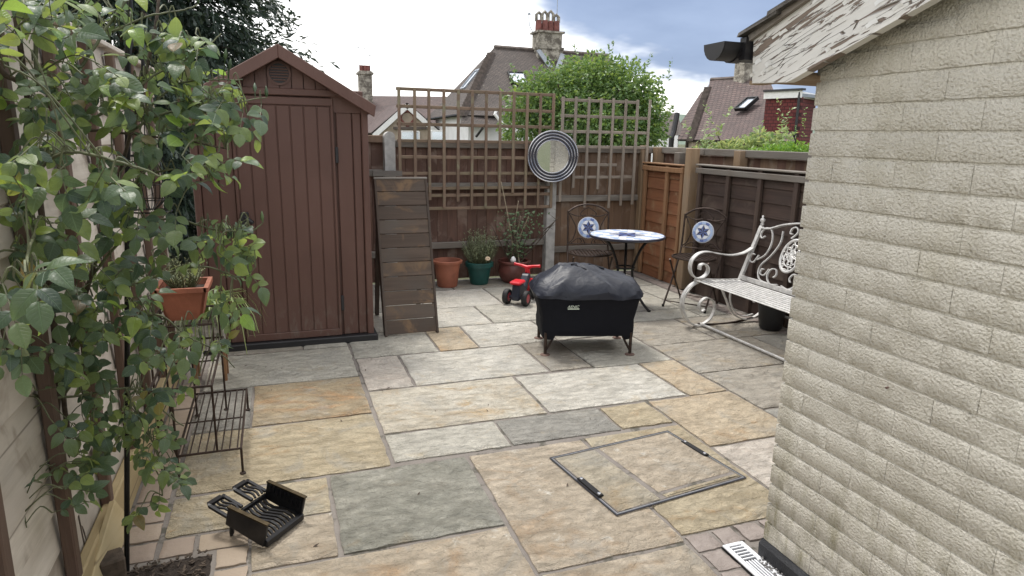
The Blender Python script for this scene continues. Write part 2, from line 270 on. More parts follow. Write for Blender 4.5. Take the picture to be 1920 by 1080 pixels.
M['tile_hung'] = rooftile('tile_hung_red', (.125, .026, .026), (.165, .035, .034), lich=(.13, .03, .03))
M['ridge_tile'] = plain('ridge_tile', (.10, .08, .07), .85, 0, .3, 6, .01)
M['verge_tile'] = plain('verge_tile', (.075, .068, .060), .9, 0, .45, 30, .01)
M['render_white'] = plain('render_white', (.74, .74, .75), .8, 0, .05, 2)
M['stucco'] = plain('stucco', (.36, .30, .235), .9, 0, .15, 3)
t = NT('chimney_render'); v = t.co((1, 1, 1), True); M['chimney'] = t.fin(t.mix(t.ramp(t.noise(v, 3.4, 6, .7), .4, .62), (.13, .115, .095), (.42, .39, .33)), .9, bump=t.noise(v, 12, 4), dist=.05)
M['chimney_pot'] = plain('chimney_pot', (.17, .06, .05), .8, 0, .3, 4)
M['lead'] = plain('lead', (.30, .33, .37), .5, .2, .15, 4)
t = NT('hill_wood'); v = t.co((1, 1, 1), True); M['hill'] = t.fin(t.mix(t.noise(v, .09, 5, .7), (.075, .11, .085), (.17, .22, .17)), .95, bump=t.noise(v, .2, 4), dist=3)

# ------------------------------------------------------------------ mesh helpers
class MB:
    def __init__(s): s.v = []; s.f = []; s.uv = None
    def add(s, vs, fs):
        o = len(s.v); s.v += [tuple(q) for q in vs]; s.f += [tuple(i+o for i in f) for f in fs]; return s
    def box(s, c, d, rot=None):
        h = [q/2 for q in d]; vs = [Vector((x*h[0], y*h[1], z*h[2])) for x in (-1, 1) for y in (-1, 1) for z in (-1, 1)]
        if rot is not None: vs = [rot @ q for q in vs]
        return s.add([q+Vector(c) for q in vs], [(0, 1, 3, 2), (4, 6, 7, 5), (0, 4, 5, 1), (2, 3, 7, 6), (0, 2, 6, 4), (1, 5, 7, 3)])
    def bar(s, a, b, wd, th, up=(0, 0, 1)):
        a, b = Vector(a), Vector(b); d = (b-a); L = d.length; d.normalize(); x = d.cross(Vector(up)).normalized(); y = x.cross(d).normalized()
        return s.box((a+b)/2, (wd, L, th), Matrix((x, d, y)).transposed())
    def tube(s, pts, r, n=7, caps=True):
        pts = [Vector(p) for p in pts]; rr = r if isinstance(r, (list, tuple)) else [r]*len(pts); vs = []; fs = []
        ref = None
        for i, p in enumerate(pts):
            d = (pts[min(i+1, len(pts)-1)]-pts[max(i-1, 0)])
            if d.length < 1e-9: d = Vector((0, 0, 1))
            d.normalize()
            if ref is None: ref = d.orthogonal().normalized()
            ref = (ref - d*ref.dot(d))
            if ref.length < 1e-6: ref = d.orthogonal()
            ref.normalize(); b = d.cross(ref)
            for k in range(n):
                a = 2*math.pi*k/n; vs.append(p + (ref*math.cos(a)+b*math.sin(a))*rr[i])
        for i in range(len(pts)-1):
            for k in range(n): fs.append((i*n+k, i*n+(k+1) % n, (i+1)*n+(k+1) % n, (i+1)*n+k))
        if caps: fs.append(tuple(range(n))[::-1]); fs.append(tuple((len(pts)-1)*n+k for k in range(n)))
        return s.add(vs, fs)
    def lathe(s, prof, n=24, c=(0, 0, 0), close=False):
        vs = []; fs = []; m = len(prof)
        for k in range(n):
            a = 2*math.pi*k/n
            for r, z in prof: vs.append((c[0]+r*math.cos(a), c[1]+r*math.sin(a), c[2]+z))
        for k in range(n):
            k2 = (k+1) % n
            for i in range(m-1 if not close else m):
                j = (i+1) % m; fs.append((k*m+i, k2*m+i, k2*m+j, k*m+j))
        if not close:
            if prof[0][0] > 1e-6: fs.append(tuple(k*m for k in range(n))[::-1])
            if prof[-1][0] > 1e-6: fs.append(tuple(k*m+m-1 for k in range(n)))
        return s.add(vs, fs)
    def strap(s, pts, nrm, wd, th):
        """flat strip swept along a plane curve; wd along nrm, th in the plane"""
        pts = [Vector(p) for p in pts]; nrm = Vector(nrm).normalized(); vs = []; fs = []
        for i, p in enumerate(pts):
            d = (pts[min(i+1, len(pts)-1)]-pts[max(i-1, 0)]).normalized(); q = d.cross(nrm).normalized()
            vs += [p+nrm*wd/2+q*th/2, p-nrm*wd/2+q*th/2, p-nrm*wd/2-q*th/2, p+nrm*wd/2-q*th/2]
        for i in range(len(pts)-1):
            for k in range(4): fs.append((i*4+k, i*4+(k+1) % 4, i*4+4+(k+1) % 4, i*4+4+k))
        fs += [(3, 2, 1, 0), tuple((len(pts)-1)*4+k for k in range(4))]
        return s.add(vs, fs)
    def prism(s, poly, vec):
        vec = Vector(vec); n = len(poly); a = [Vector(p) for p in poly]
        return s.add(a+[p+vec for p in a], [tuple(range(n))[::-1], tuple(range(n, 2*n))]+[(i, (i+1) % n, n+(i+1) % n, n+i) for i in range(n)])
    def build(s, name, mat, parent=None, loc=None, smooth=False, uvs=None, bevel=0.):
        me = bpy.data.meshes.new(name); o_ = Vector(loc) if loc is not None else Vector((0, 0, 0))
        me.from_pydata([tuple(Vector(q)-o_) for q in s.v], [], s.f)
        if bevel:
            bm = bmesh.new(); bm.from_mesh(me); bmesh.ops.bevel(bm, geom=bm.edges[:], offset=bevel, segments=1, affect='EDGES'); bm.to_mesh(me); bm.free()
        bm = bmesh.new(); bm.from_mesh(me); bmesh.ops.recalc_face_normals(bm, faces=bm.faces[:]); bm.to_mesh(me); bm.free()
        if smooth:
            for p in me.polygons: p.use_smooth = True
            if smooth != 'all': me.set_sharp_from_angle(angle=R(42))
        me.materials.append(M[mat] if isinstance(mat, str) else mat)
        return link(name, me, parent, o_)
def link(name, me, parent=None, loc=(0, 0, 0), rot=None):
    o = bpy.data.objects.new(name, me); col.objects.link(o); o.parent = parent; o.location = loc
    if rot is not None: o.rotation_euler = rot
    return o
def tag(o, label=None, cat=None, group=None, kind=None):
    for k, q in (('label', label), ('category', cat), ('group', group), ('kind', kind)):
        if q: o[k] = q
    return o
def thing(name, label, cat, loc=(0, 0, 0), rz=0., group=None):
    o = link(name, None, None, loc, (0, 0, rz)); o.empty_display_size = .1
    return tag(o, label, cat, group)
_cache = {}
def piece(name, parent, d, loc, mat, rot=None, bev=.003):
    """one chamfered box, its mesh shared between equal pieces"""
    d = tuple(round(q, 3) for q in d); k = (d, mat, bev)
    if k not in _cache:
        bm = bmesh.new(); bmesh.ops.create_cube(bm, size=1.0)
        for q in bm.verts: q.co = Vector((q.co.x*d[0], q.co.y*d[1], q.co.z*d[2]))
        b = min(bev, min(d)*.3)
        if b > 0: bmesh.ops.bevel(bm, geom=bm.edges[:], offset=b, segments=1, affect='EDGES')
        me = bpy.data.meshes.new(name); bm.to_mesh(me); bm.free(); me.materials.append(M[mat]); _cache[k] = me
    return link(name, _cache[k], parent, loc, rot)
rg = lambda a, b: random.uniform(a, b)
def spline(P, n=8):
    P = [Vector(p) for p in P]; o = []
    for i in range(len(P)-1):
        a, b, c, d = P[max(i-1, 0)], P[i], P[i+1], P[min(i+2, len(P)-1)]
        for k in range(n):
            t_ = k/n; o.append(.5*((2*b)+(c-a)*t_+(2*a-5*b+4*c-d)*t_**2+(3*b-a-3*c+d)*t_**3))
    return o+[P[-1]]

# ================================================================== SETTING
gb = MB(); gb.add([(-900, -900, -.06), (900, -900, -.06), (900, 900, -.06), (-900, 900, -.06)], [(0, 1, 2, 3)])
tag(gb.build('ground', 'ground'), 'rough grassy ground around the garden and houses', kind='structure')
pb = MB(); pb.box((1.66, 2.9, -.035), (4.62, 7.34, .05))
patio = tag(pb.build('patio', 'mortar'), 'patio of riven sandstone slabs with dark mortar joints', kind='structure')
def slab(u0, u1, v0, v1, mat, name='slab', par=None, z=0., gap=.006, amp=.0065, ht=.03, seed=0):
    par = par or patio; u0 += gap; u1 -= gap; v0 += gap; v1 -= gap; W, H = u1-u0, v1-v0
    nx = max(5, min(16, int(W/.055))); ny = max(5, min(16, int(H/.055)))
    tx = [0, .012/W] + [i/nx for i in range(1, nx)] + [1-.012/W, 1]; ty = [0, .012/H] + [i/ny for i in range(1, ny)] + [1-.012/H, 1]
    dz = rg(-.0012, .0012); s0 = rg(0, 100); cx, cy = (u0+u1)/2, (v0+v1)/2; vs_ = []; fs = []
    for j, b in enumerate(ty):
        for i, a in enumerate(tx):
            x, y = (a-.5)*W, (b-.5)*H
            j1 = mnoise.noise((y*14, s0, 3.1)); j2 = mnoise.noise((x*14, s0, 7.7)); ex = abs(a-.5)*2; ey = abs(b-.5)*2
            sx = (1 if a > .5 else -1); sy = (1 if b > .5 else -1)
            x += sx*(ex**8)*amp*(j1 + .8*mnoise.noise((y*45, s0+sx*9, 0))); y += sy*(ey**8)*amp*(j2 + .8*mnoise.noise((x*45, s0+sy*9, 5)))
            q = dz + .0018*mnoise.noise((x*6, y*6, s0)) + .0012*mnoise.noise((x*17, y*17, s0))
            if i in (0, len(tx)-1) or j in (0, len(ty)-1): q -= .0045 + .002*mnoise.noise((x*30, y*30, s0))
            vs_.append((x, y, q))
    n = len(tx); m = len(ty)
    for j in range(m-1):
        for i in range(n-1): fs.append((j*n+i, j*n+i+1, (j+1)*n+i+1, (j+1)*n+i))
    ring = [i for i in range(n)] + [j*n+n-1 for j in range(1, m)] + [(m-1)*n+i for i in range(n-2, -1, -1)] + [j*n for j in range(m-2, 0, -1)]
    o0 = len(vs_); vs_ += [(vs_[i][0], vs_[i][1], -ht) for i in ring]
    for k in range(len(ring)): k2 = (k+1) % len(ring); fs.append((ring[k], o0+k, o0+k2, ring[k2]))
    b = MB(); b.v = vs_; b.f = fs
    o = b.build(name, ST.get(mat) or mat, par, smooth=True); o.location = (cx, cy, z); return o
for q in [(-.46, .13, 4.595, 4.86, 'brown'), (.13, .435, 4.595, 4.86, 'lightgrey'), (-.46, .435, 3.97, 4.59, 'lightgrey'), (-.46, -.18, 3.38, 3.965, 'grey'), (-.18, .435, 3.38, 3.965, 'orange'),
          (-.46, .435, 2.765, 3.375, 'buff'), (-.46, .147, 2.46, 2.75, 'buff'), (-.155, .147, 2.16, 2.455, 'buffpink'), (.155, .775, 2.16, 2.752, 'greygreen'), (-.155, .775, 1.56, 2.15, 'buffpink'),
          (.785, 1.378, 1.85, 2.75, 'buffpink'), (1.386, 1.945, 1.885, 2.755, 'buff'), (.785, 1.378, 1.245, 1.84, 'buffpink'), (-.155, .775, .95, 1.55, 'buff'), (-.46, .775, .3, .94, 'grey'), (.785, 1.378, .3, 1.235, 'buff'),
          (.447, 1.022, 2.785, 3.087, 'lightgrey'), (1.028, 1.628, 2.785, 3.083, 'grey'), (1.634, 1.938, 2.79, 3.075, 'buff'), (1.948, 2.515, 2.485, 3.078, 'orange2'), (1.952, 2.515, 1.89, 2.478, 'pinkwhite'),
          (.447, 1.343, 3.098, 3.69, 'whitetan'), (1.35, 2.228, 3.098, 3.672, 'white'), (2.236, 2.512, 3.086, 3.672, 'orange2'), (2.52, 3.4, 2.79, 3.382, 'brown'), (2.52, 3.4, 2.2, 2.782, 'grey'), (3.408, 3.72, 2.2, 3.382, 'brown'),
          (.447, .728, 3.70, 4.29, 'pinkwhite'), (.736, 1.606, 3.70, 4.292, 'white'), (1.614, 1.912, 3.70, 4.30, 'brown'), (1.92, 2.512, 3.68, 4.30, 'lightgrey'), (2.52, 3.4, 3.388, 3.985, 'brown'), (3.408, 3.72, 3.388, 3.985, 'grey'),
          (.443, 1.022, 4.305, 4.86, 'lightgrey'), (1.028, 1.314, 4.302, 4.858, 'orange2'), (1.32, 1.922, 4.302, 4.862, 'white'), (1.93, 2.512, 4.31, 4.862, 'lightgrey'), (2.52, 3.105, 3.993, 4.582, 'brown'), (3.112, 3.72, 3.993, 4.582, 'brown'),
          (.66, 1.602, 4.872, 5.438, 'white'), (1.61, 2.512, 4.872, 5.44, 'lightgrey'), (.66, 1.19, 5.446, 6.08, 'grey'), (1.198, 1.886, 5.446, 6.10, 'white'), (1.894, 2.205, 5.446, 6.10, 'lightgrey'), (2.212, 2.512, 5.446, 6.10, 'lightgrey'),
          (.66, 1.602, 6.108, 6.47, 'grey'), (1.61, 2.512, 6.108, 6.47, 'brown'), (2.52, 3.395, 4.59, 4.88, 'lightgrey'), (3.402, 3.66, 4.59, 5.2, 'lightgrey'), (2.52, 3.1, 4.888, 5.48, 'grey'), (3.108, 3.395, 4.888, 5.48, 'lightgrey'),
          (2.52, 3.395, 5.488, 5.78, 'lightgrey'), (3.402, 3.66, 5.208, 5.78, 'lightgrey'), (2.52, 3.1, 5.788, 6.47, 'grey'), (3.108, 3.66, 5.788, 6.47, 'lightgrey')]: slab(*q)
# pavers edging the soil bed, and setts round the drain and along the fence
for u0, u1, v0, v1 in [(-.60, -.47, 2.335, 2.45), (-.46, -.345, 2.335, 2.45), (-.335, -.16, 2.335, 2.45), (-.27, -.16, 2.215, 2.328), (-.27, -.16, 2.10, 2.208), (-.27, -.16, 1.985, 2.093), (-.27, -.16, 1.87, 1.978), (-.27, -.16, 1.755, 1.863),
                       (-.60, -.47, 2.46, 2.58), (-.60, -.47, 2.59, 2.75), (-.60, -.47, 2.76, 2.93), (-.60, -.47, 2.94, 3.12), (-.60, -.47, 3.13, 3.32), (-.60, -.47, 3.33, 3.52), (-.60, -.47, 3.53, 3.72), (-.60, -.47, 3.73, 3.92), (-.60, -.47, 3.93, 4.12)]:
    slab(u0, u1, v0, v1, M['paver'], 'brick', gap=.005, amp=.004)
for u0, u1, v0, v1 in [(1.386, 1.50, 1.775, 1.878), (1.51, 1.60, 1.785, 1.878), (1.61, 1.72, 1.775, 1.878), (1.73, 1.84, 1.78, 1.88), (1.386, 1.487, 1.66, 1.77), (1.386, 1.48, 1.55, 1.655), (1.386, 1.475, 1.435, 1.545), (1.386, 1.47, 1.32, 1.43), (1.386, 1.47, 1.2, 1.315)]:
    slab(u0, u1, v0, v1, M['sett'], 'sett', gap=.004, amp=.006)
for i in range(24): slab(3.69, 3.80, 3.4+i*.128, 3.52+i*.128, M['sett'], 'sett', gap=.004, amp=.005)
# soil bed
sb = MB(); n = 26
for j in range(n):
    for i in range(n):
        x = -.61+.335*i/(n-1); y = 1.7+.63*j/(n-1); ed = min(i, j, n-1-i, n-1-j)
        sb.v.append((x, y, -.014+(.012+.014*mnoise.noise((x*22, y*22, 1))+.008*mnoise.noise((x*60, y*60, 4)))*min(1, ed/2)))
for j in range(n-1):
    for i in range(n-1): sb.f.append((j*n+i, j*n+i+1, (j+1)*n+i+1, (j+1)*n+i))
so = tag(sb.build('soil', 'soil'), 'dark bare soil bed at the foot of the rose', kind='stuff')
cr = MB()
for i in range(420):
    a = Vector((rg(-.59, -.285), rg(1.75, 2.32), rg(-.004, .012))); d = Vector((rg(-1, 1), rg(-1, 1), rg(-.25, .25))).normalized(); cr.bar(a-d*rg(.003, .014), a+d*rg(.003, .014), rg(.003, .008), rg(.002, .006))
cr.build('bark_chips', 'bark', so)['kind'] = 'stuff'

# ---------------- sky is the world; distant hill
hb = MB(); n = 40
for j in range(6):
    for i in range(n):
        a = R(-35+110*i/(n-1)); d = 250+70*j; hgt = max(0, (math.sin(min(1, j/3)*math.pi/2)))*(17+4*mnoise.noise((i*.2, 2, 0))+3*mnoise.noise((i*.9, j, 5)))*min(1, max(.12, (i-14)/8))
        hb.v.append((math.sin(a)*d, math.cos(a)*d, hgt-.5))
for j in range(5):
    for i in range(n-1): hb.f.append((j*n+i, j*n+i+1, (j+1)*n+i+1, (j+1)*n+i))
tag(hb.build('hill', 'hill', smooth='all'), 'distant wooded hill behind the roofs', kind='structure')

# ================================================================== CREAM BRICK BUILDING (right)
WU, WV = 1.585, 1.68
house = thing('brick_outbuilding', 'cream painted brick building with peeling white bargeboard and black gutter', 'building', (WU, WV, 0))
p1, p2 = onu(1484, 150, 1.50), onu(1697, 0, 1.50); q1, q2 = onu(1413, 76, 1.50), onu(1530, 11, 1.50); e1 = onu(1410, 156, 1.50)
slope = (p2.z-p1.z)/(p2.y-p1.y); sl2 = (q2.z-q1.z)/(q2.y-q1.y); SL = (slope+sl2)/2
def zlow(v): return p1.z+(v-p1.y)*SL
core = MB(); zt = lambda v: min(zlow(v), 3.2)-.015
core.prism([(WU+.0045, -1.2, .0), (WU+.0045, WV-.012, .0), (WU+.0045, WV-.012, zlow(WV)+.05), (WU+.0045, -1.2, zlow(-1.2)+.05)], (3.2, 0, 0))
core.build('wall', 'brickpaint', house, None).location = (-WU, -WV, 0)
bi = 0; CO = .075
for k in range(0, 30):
    z0 = .075+k*CO; off = 0 if k % 2 == 0 else .1125
    s = 0.; first = True
    while s < .95:
        L = .215 if not (first and k % 2) else .1025
        if k % 7 == 3 and not first: L = .215
        v1 = WV-s; v0 = v1-L; first = False; s += L+.0012
        zt0 = zlow(v1)+.04
        if z0 > zt0-.02: continue
        hgt = .0672+rg(-.001, .001)
        if z0+hgt > zt0: hgt = zt0-z0
        b = MB(); pr = rg(-.0006, .0010); d0 = .07; s0 = rg(0, 99); e_ = .002; YY = [0, e_/L]+[i/7 for i in range(1, 7)]+[1-e_/L, 1]; ZZ = [0, e_/hgt, .5, 1-e_/hgt, 1]; ny, nz = len(YY)-1, len(ZZ)-1
        for j in range(nz+1):
            for i in range(ny+1):
                y = v0+L*YY[i]; z = z0+hgt*ZZ[j]; bnd = (j in (0, nz)); bni = (i in (0, ny))
                zj = .0028*mnoise.noise((y*24, z0*50, s0+j)) if j in (0, 1, nz-1, nz) else 0
                b.v.append((WU-pr+(.0016 if bnd else 0)+(.0005 if bni else 0)+.0008*mnoise.noise((y*25, z*25, s0)), y, z+zj))
        m = (ny+1)*(nz+1)
        for j in range(nz):
            for i in range(ny): b.f.append((j*(ny+1)+i, j*(ny+1)+i+1, (j+1)*(ny+1)+i+1, (j+1)*(ny+1)+i))
        ring = [i for i in range(ny+1)]+[j*(ny+1)+ny for j in range(1, nz+1)]+[nz*(ny+1)+i for i in range(ny-1, -1, -1)]+[j*(ny+1) for j in range(nz-1, 0, -1)]
        b.v += [(WU+d0, b.v[i][1], b.v[i][2]) for i in ring]
        for kk in range(len(ring)): k2 = (kk+1) % len(ring); b.f.append((ring[kk], m+kk, m+k2, ring[k2]))
        o = b.build('brick', 'brickpaint', house, (WU, (v0+v1)/2, z0), smooth=True); o.location = (0, (v0+v1)/2-WV, z0)
pl = MB(); pp = []
for i in range(30):
    y = WV+.004-.09*i; pl.v += [(WU-.012+.004*mnoise.noise((i*.9, 0, 0)), y, 0), (WU-.014+.004*mnoise.noise((i*.9, 3, 0)), y, .058), (WU+.004, y, .077+.004*mnoise.noise((i*1.3, 7, 0)))]
for i in range(29):
    for j in range(2): pl.f.append((i*3+j, i*3+j+1, i*3+3+j+1, i*3+3+j))
pl.f.append((0, 1, 2)); k = len(pl.v); pl.v += [(WU+.6, WV+.004, 0), (WU+.6, WV+.004, .077)]; pl.f.append((0, 2, k+1, k))
pl.build('plinth', 'plinth', house).location = (-WU, -WV, 0)
# bargeboard, soffit, roof and gutter
bb = MB(); U0 = 1.50
zup = lambda v: q1.z+(v-q1.y)*SL
poly = [(U0, e1.y, e1.z), (U0, p1.y+.02, p1.z-.005), (U0, p1.y, p1.z), (U0, -1.2, zlow(-1.2)), (U0, -1.2, zup(-1.2)), (U0, q1.y, q1.z)]
bb.prism(poly, (.03, 0, 0)); bo = bb.build('bargeboard', 'peel', house); bo.location = (-WU, -WV, 0)
# loose flakes of paint standing off the board
fk = MB()
for i in range(36):
    y = rg(.95, 1.88); lo, hi = zlow(y)+.01, zup(y)-.01; lo = max(lo, e1.z+.01)
    if hi <= lo: continue
    z = rg(lo, hi); a = Vector((0, -1, -SL)).normalized(); b_ = Vector((0, -SL, 1)).normalized(); L, Wd = rg(.012, .045), rg(.006, .016); c = Vector((U0-.0015, y, z)); lift = rg(.002, .008)
    fk.add([c, c+a*L*.5+b_*Wd*.2, c+a*L, c+a*L*.9+b_*Wd+Vector((-lift, 0, 0)), c+a*L*.4+b_*Wd*1.1+Vector((-lift*.7, 0, 0)), c+b_*Wd*.8+Vector((-lift*.6, 0, 0))], [(0, 1, 4, 5), (1, 2, 3, 4)])
fo = fk.build('paint_flakes', 'white_paint', house); fo.location = (-WU, -WV, 0); fo['kind'] = 'stuff'
sf = MB(); sf.box((2.6, WV+.1, e1.z+.012), (2.1, .2, .02)); sf.box((U0+.06, (WV+e1.y)/2+.02, e1.z+.006), (.055, .26, .012)); sf.build('soffit', 'post_wood', house).location = (-WU, -WV, 0)
rf = MB()
for i in range(24):
    v1 = q1.y+.035-i*.13; v0 = v1-.17; zz_ = lambda y, t=0: zup(y)+.012+t
    rf.prism([(U0-.035+rg(-.006, .006), v1, zz_(v1)+.012), (U0-.035, v1, zz_(v1)+.026), (U0-.035, v0, zz_(v0)+.012), (U0-.035, v0, zz_(v0))], (3.2, 0, 0))
rf.build('roof', 'verge_tile', house).location = (-WU, -WV, 0)
fl = MB(); fl.prism([(U0-.015, q1.y+.01, zup(q1.y+.01)), (U0-.015, q1.y+.01, zup(q1.y+.01)+.02), (U0-.015, -1.2, zup(-1.2)+.02), (U0-.015, -1.2, zup(-1.2))], (.06, 0, 0)); fl.build('roof_fillet', 'fence_greyv', house).location = (-WU, -WV, 0)
gt = MB(); gc = Vector((0, q1.y+.075, q1.z-.005)); prof = []
for i in range(11):
    a = math.pi+math.pi*i/10; prof.append((math.cos(a)*.056, math.sin(a)*.056))
for i in range(11):
    a = 2*math.pi-math.pi*i/10; prof.append((math.cos(a)*.052, math.sin(a)*.052))
gt.prism([(1.405, gc.y+a, gc.z+b) for a, b in prof], (2.6, 0, 0)); gt.prism([(1.402, gc.y+a, gc.z+b) for a, b in prof[:11]], (.006, 0, 0))
go = gt.build('gutter', 'black_plastic', house, smooth=True); go.location = (-WU, -WV, 0)
gk = MB(); gk.prism([(1.47, gc.y+a*1.08, gc.z+b*1.08) for a, b in prof[:11]], (.03, 0, 0)); gk.box((1.49, gc.y-.055, gc.z-.02), (.03, .03, .07)); gk.build('gutter_bracket', 'black_plastic', house).location = (-WU, -WV, 0)
hk = MB(); hk.tube([(WU-.008, 1.28, .80), (WU+.01, 1.28, .803)], .003, 8); hk.build('screw_hook', 'rust', house).location = (-WU, -WV, 0)

# ================================================================== FENCES
def fence_v(name, label, u0, u1, v, top, mats, rails, cap=None, group=None, bw=.105, railmat='fence_grey'):
    """vertical feather-edge boards, arris rails on the camera side"""
    f = thing(name, label, 'fence', ((u0+u1)/2, v, 0), 0, group); c = (u0+u1)/2; n = max(1, round((u1-u0)/bw)); w_ = (u1-u0)/n
    for i in range(n):
        x = u0+w_*(i+.5)-c; piece('board', f, (round(w_+.016, 3), .014, round(top-.03+rg(-.004, .004), 2)), (x, .03+rg(-.002, .002), top/2-.005), mats if isinstance(mats, str) else random.choice(mats), (0, 0, R(rg(2.5, 5.5))), .003)
    for z in rails: piece('rail', f, (round(u1-u0-.01, 3), .045, .065), (0, -.012, z), railmat, (0, 0, 0), .006)
    if cap: piece('capping_rail', f, (round(u1-u0, 3), .06, .07), (0, .0, top-.02), cap, None, .006)
    return f
FV = 6.53
fence_v('feather_edge_fence', 'dark brown board fence panel between the shed and the rounded concrete post', .30, 1.005, FV, 1.44, 'fence_brown', (.3, 1.10), 'fence_tan')
fence_v('feather_edge_fence', 'brown board fence panel behind the three plant pots and tall trellis', 1.13, 2.705, FV, 1.40, 'fence_brown', (.37, .97), 'fence_grey')
fence_v('feather_edge_fence', 'tan board fence panel behind the mosaic table, right of the mirror post', 2.81, 3.98, FV, 1.37, 'fence_tan', (.28, .83), 'fence_grey', railmat='fence_grey')
for u, top, lab in ((1.065, 1.49, 'round topped grey concrete fence post beside the tall trellis'), (2.757, 1.40, 'grey concrete fence post with the round mirror on it')):
    p = MB(); w2 = .05
    p.prism([(u-w2, FV-.07, -.05), (u+w2, FV-.07, -.05)]+[(u+w2*math.cos(a), FV-.07, top-.05+.05*math.sin(a)) for a in [R(10*i) for i in range(0, 19)]], (0, .12, 0))
    tag(p.build('concrete_post', 'concrete', None, (u, FV, 0), bevel=0), lab, 'post')
rl = MB(); rl.box((1.03, FV-.10, 1.10), (.28, .03, .05)); tag(rl.build('timber_rail', 'fence_grey', None, (1.03, FV-.1, 1.1)), 'short grey timber rail nailed across the round topped concrete post', 'rail')

def trellis(label, u0, us, hs, v, bots, top, mat, htop=None):
    t_ = thing('trellis', label, 'trellis', (u0, v, 0))
    for i, u in enumerate(us):
        L = top-bots[i]; piece('upright', t_, (.028+rg(-.001, .002), .017, round(L, 2)), (u-u0+rg(-.003, .003), 0, bots[i]+L/2), mat, (0, R(rg(-.25, .25)), 0), .003)
    for (z, a, b) in hs: piece('crossbar', t_, (round(b-a, 2), .016, .03), ((a+b)/2-u0, .018, z), 'trellis_h' if mat == 'trellis' else mat+'h', (0, R(rg(-.2, .2)), 0), .003)
    return t_
M['trellis_gh'] = wood('trellis_gh', (0.224, 0.185, 0.147), (0.336, 0.289, 0.237), (0.267, 0.233, 0.190), (1.6, 26, 26), knots=False)
us1 = [1.155+.1435*i for i in range(12)]
trellis('tall weathered square trellis on the fence behind the plant pots', 1.94, us1, [(z, 1.13, 2.75) for z in (1.885, 1.725, 1.565, 1.41, 1.255, 1.10, .955, .885, .755)], FV-.10, [.90, .92, .84, .76, .82, .74, .75, .74, .90, .74, .74, .74], 1.90, 'trellis')
us2 = [2.835+.1455*i for i in range(8)]
trellis('broken weathered trellis with ragged lower ends, right of the mirror', 3.33, us2, [(1.845, 2.82, 3.72), (1.685, 2.82, 3.86), (1.53, 2.82, 3.86), (1.375, 2.82, 3.86), (1.19, 2.9, 3.5), (1.06, 3.0, 3.72)], FV-.10, [.80, .95, .74, .93, .73, .75, .76, 1.2], 1.875, 'trellis_g')

# right-hand fence
def fence_h(name, label, v0, v1, u, top, mat, bmat, battens, bh=.125, capm=None):
    f = thing(name, label, 'fence', (u, (v0+v1)/2, 0)); c = (v0+v1)/2; n = round(top/bh); h_ = top/n
    for k in range(n): piece('board', f, (.012, round(v1-v0-.01, 3), round(h_+.022, 3)), (.012+rg(-.002, .002), 0, h_*(k+.5)), mat, (0, R(5.0+rg(-.6, .6)), R(rg(-.1, .1))), .003)
    for y in battens: piece('batten', f, (.032, .045, round(top, 2)), (-.024, y-c, top/2+.004), bmat, None, .004)
    piece('top_rail', f, (.035, round(v1-v0, 3), .05), (-.032, 0, top-.035), bmat if not capm else capm, None, .004)
    piece('capping', f, (.085, round(v1-v0+.02, 3), .016), (-.005, 0, top+.018), capm or bmat, None, .004); return f
RU = 3.86
fence_h('lap_fence', 'orange brown new lap fence panel in the corner behind the table', 5.67, 6.44, RU, 1.20, 'new_fence', 'new_batten', (6.40, 5.97, 5.70))
fence_h('lap_fence', 'dark brown lap fence panel behind the silver bench', 3.70, 5.455, RU, 1.22, 'dark_fence', 'dark_batten', (5.40, 4.98, 4.56, 4.14, 3.74), capm='fence_greyv')
fence_h('lap_fence', 'dark lap fence panel continuing behind the cream building corner', 1.85, 3.64, RU, 1.25, 'dark_fence', 'dark_batten', (3.60, 3.15, 2.7, 2.25, 1.9), capm='fence_greyv')
piece('timber_post', None, (.10, .10, 1.39), (RU-.02, 5.56, .695), 'post_wood', None, .006); tag(bpy.data.objects['timber_post'], 'square sawn timber post between the orange and dark fence panels', 'post')
o = piece('timber_post', None, (.075, .075, 1.40), (RU-.01, 6.485, .70), 'post_wood', None, .005); tag(o, 'timber post in the fence corner beside the orange panel', 'post')
# neighbour's fence behind, its top showing
nf = thing('back_fence', "neighbour's grey board fence whose top shows over the right hand panels", 'fence', (4.06, 4.3, 0))
for i in range(44): piece('board', nf, (.012, .115, 1.32), (.03+rg(-.002, .002), 2.2-.105*i, .66), random.choice(('fence_brown', 'fence_tan')), (0, 0, R(rg(2, 5))), .003)
for a, b in ((2.42, 1.35), (1.32, -.3), (-.33, -2.4)): piece('capping_rail', nf, (.06, round(a-b, 2), .065), (-.01, (a+b)/2, 1.355), 'fence_greyv', None, .005)
piece('rail', nf, (.04, 4.6, .06), (-.02, 0, .95), 'fence_greyv')
for y in (2.15, .76, -.6): piece('post', nf, (.09, .09, 1.38), (-.05, y, .69), 'post_wood')
o = piece('gate_post', None, (.10, .10, 1.34), (4.0, 6.0, .67), 'fence_greyv', None, .006); tag(o, 'squat weathered post behind the orange panel', 'post')

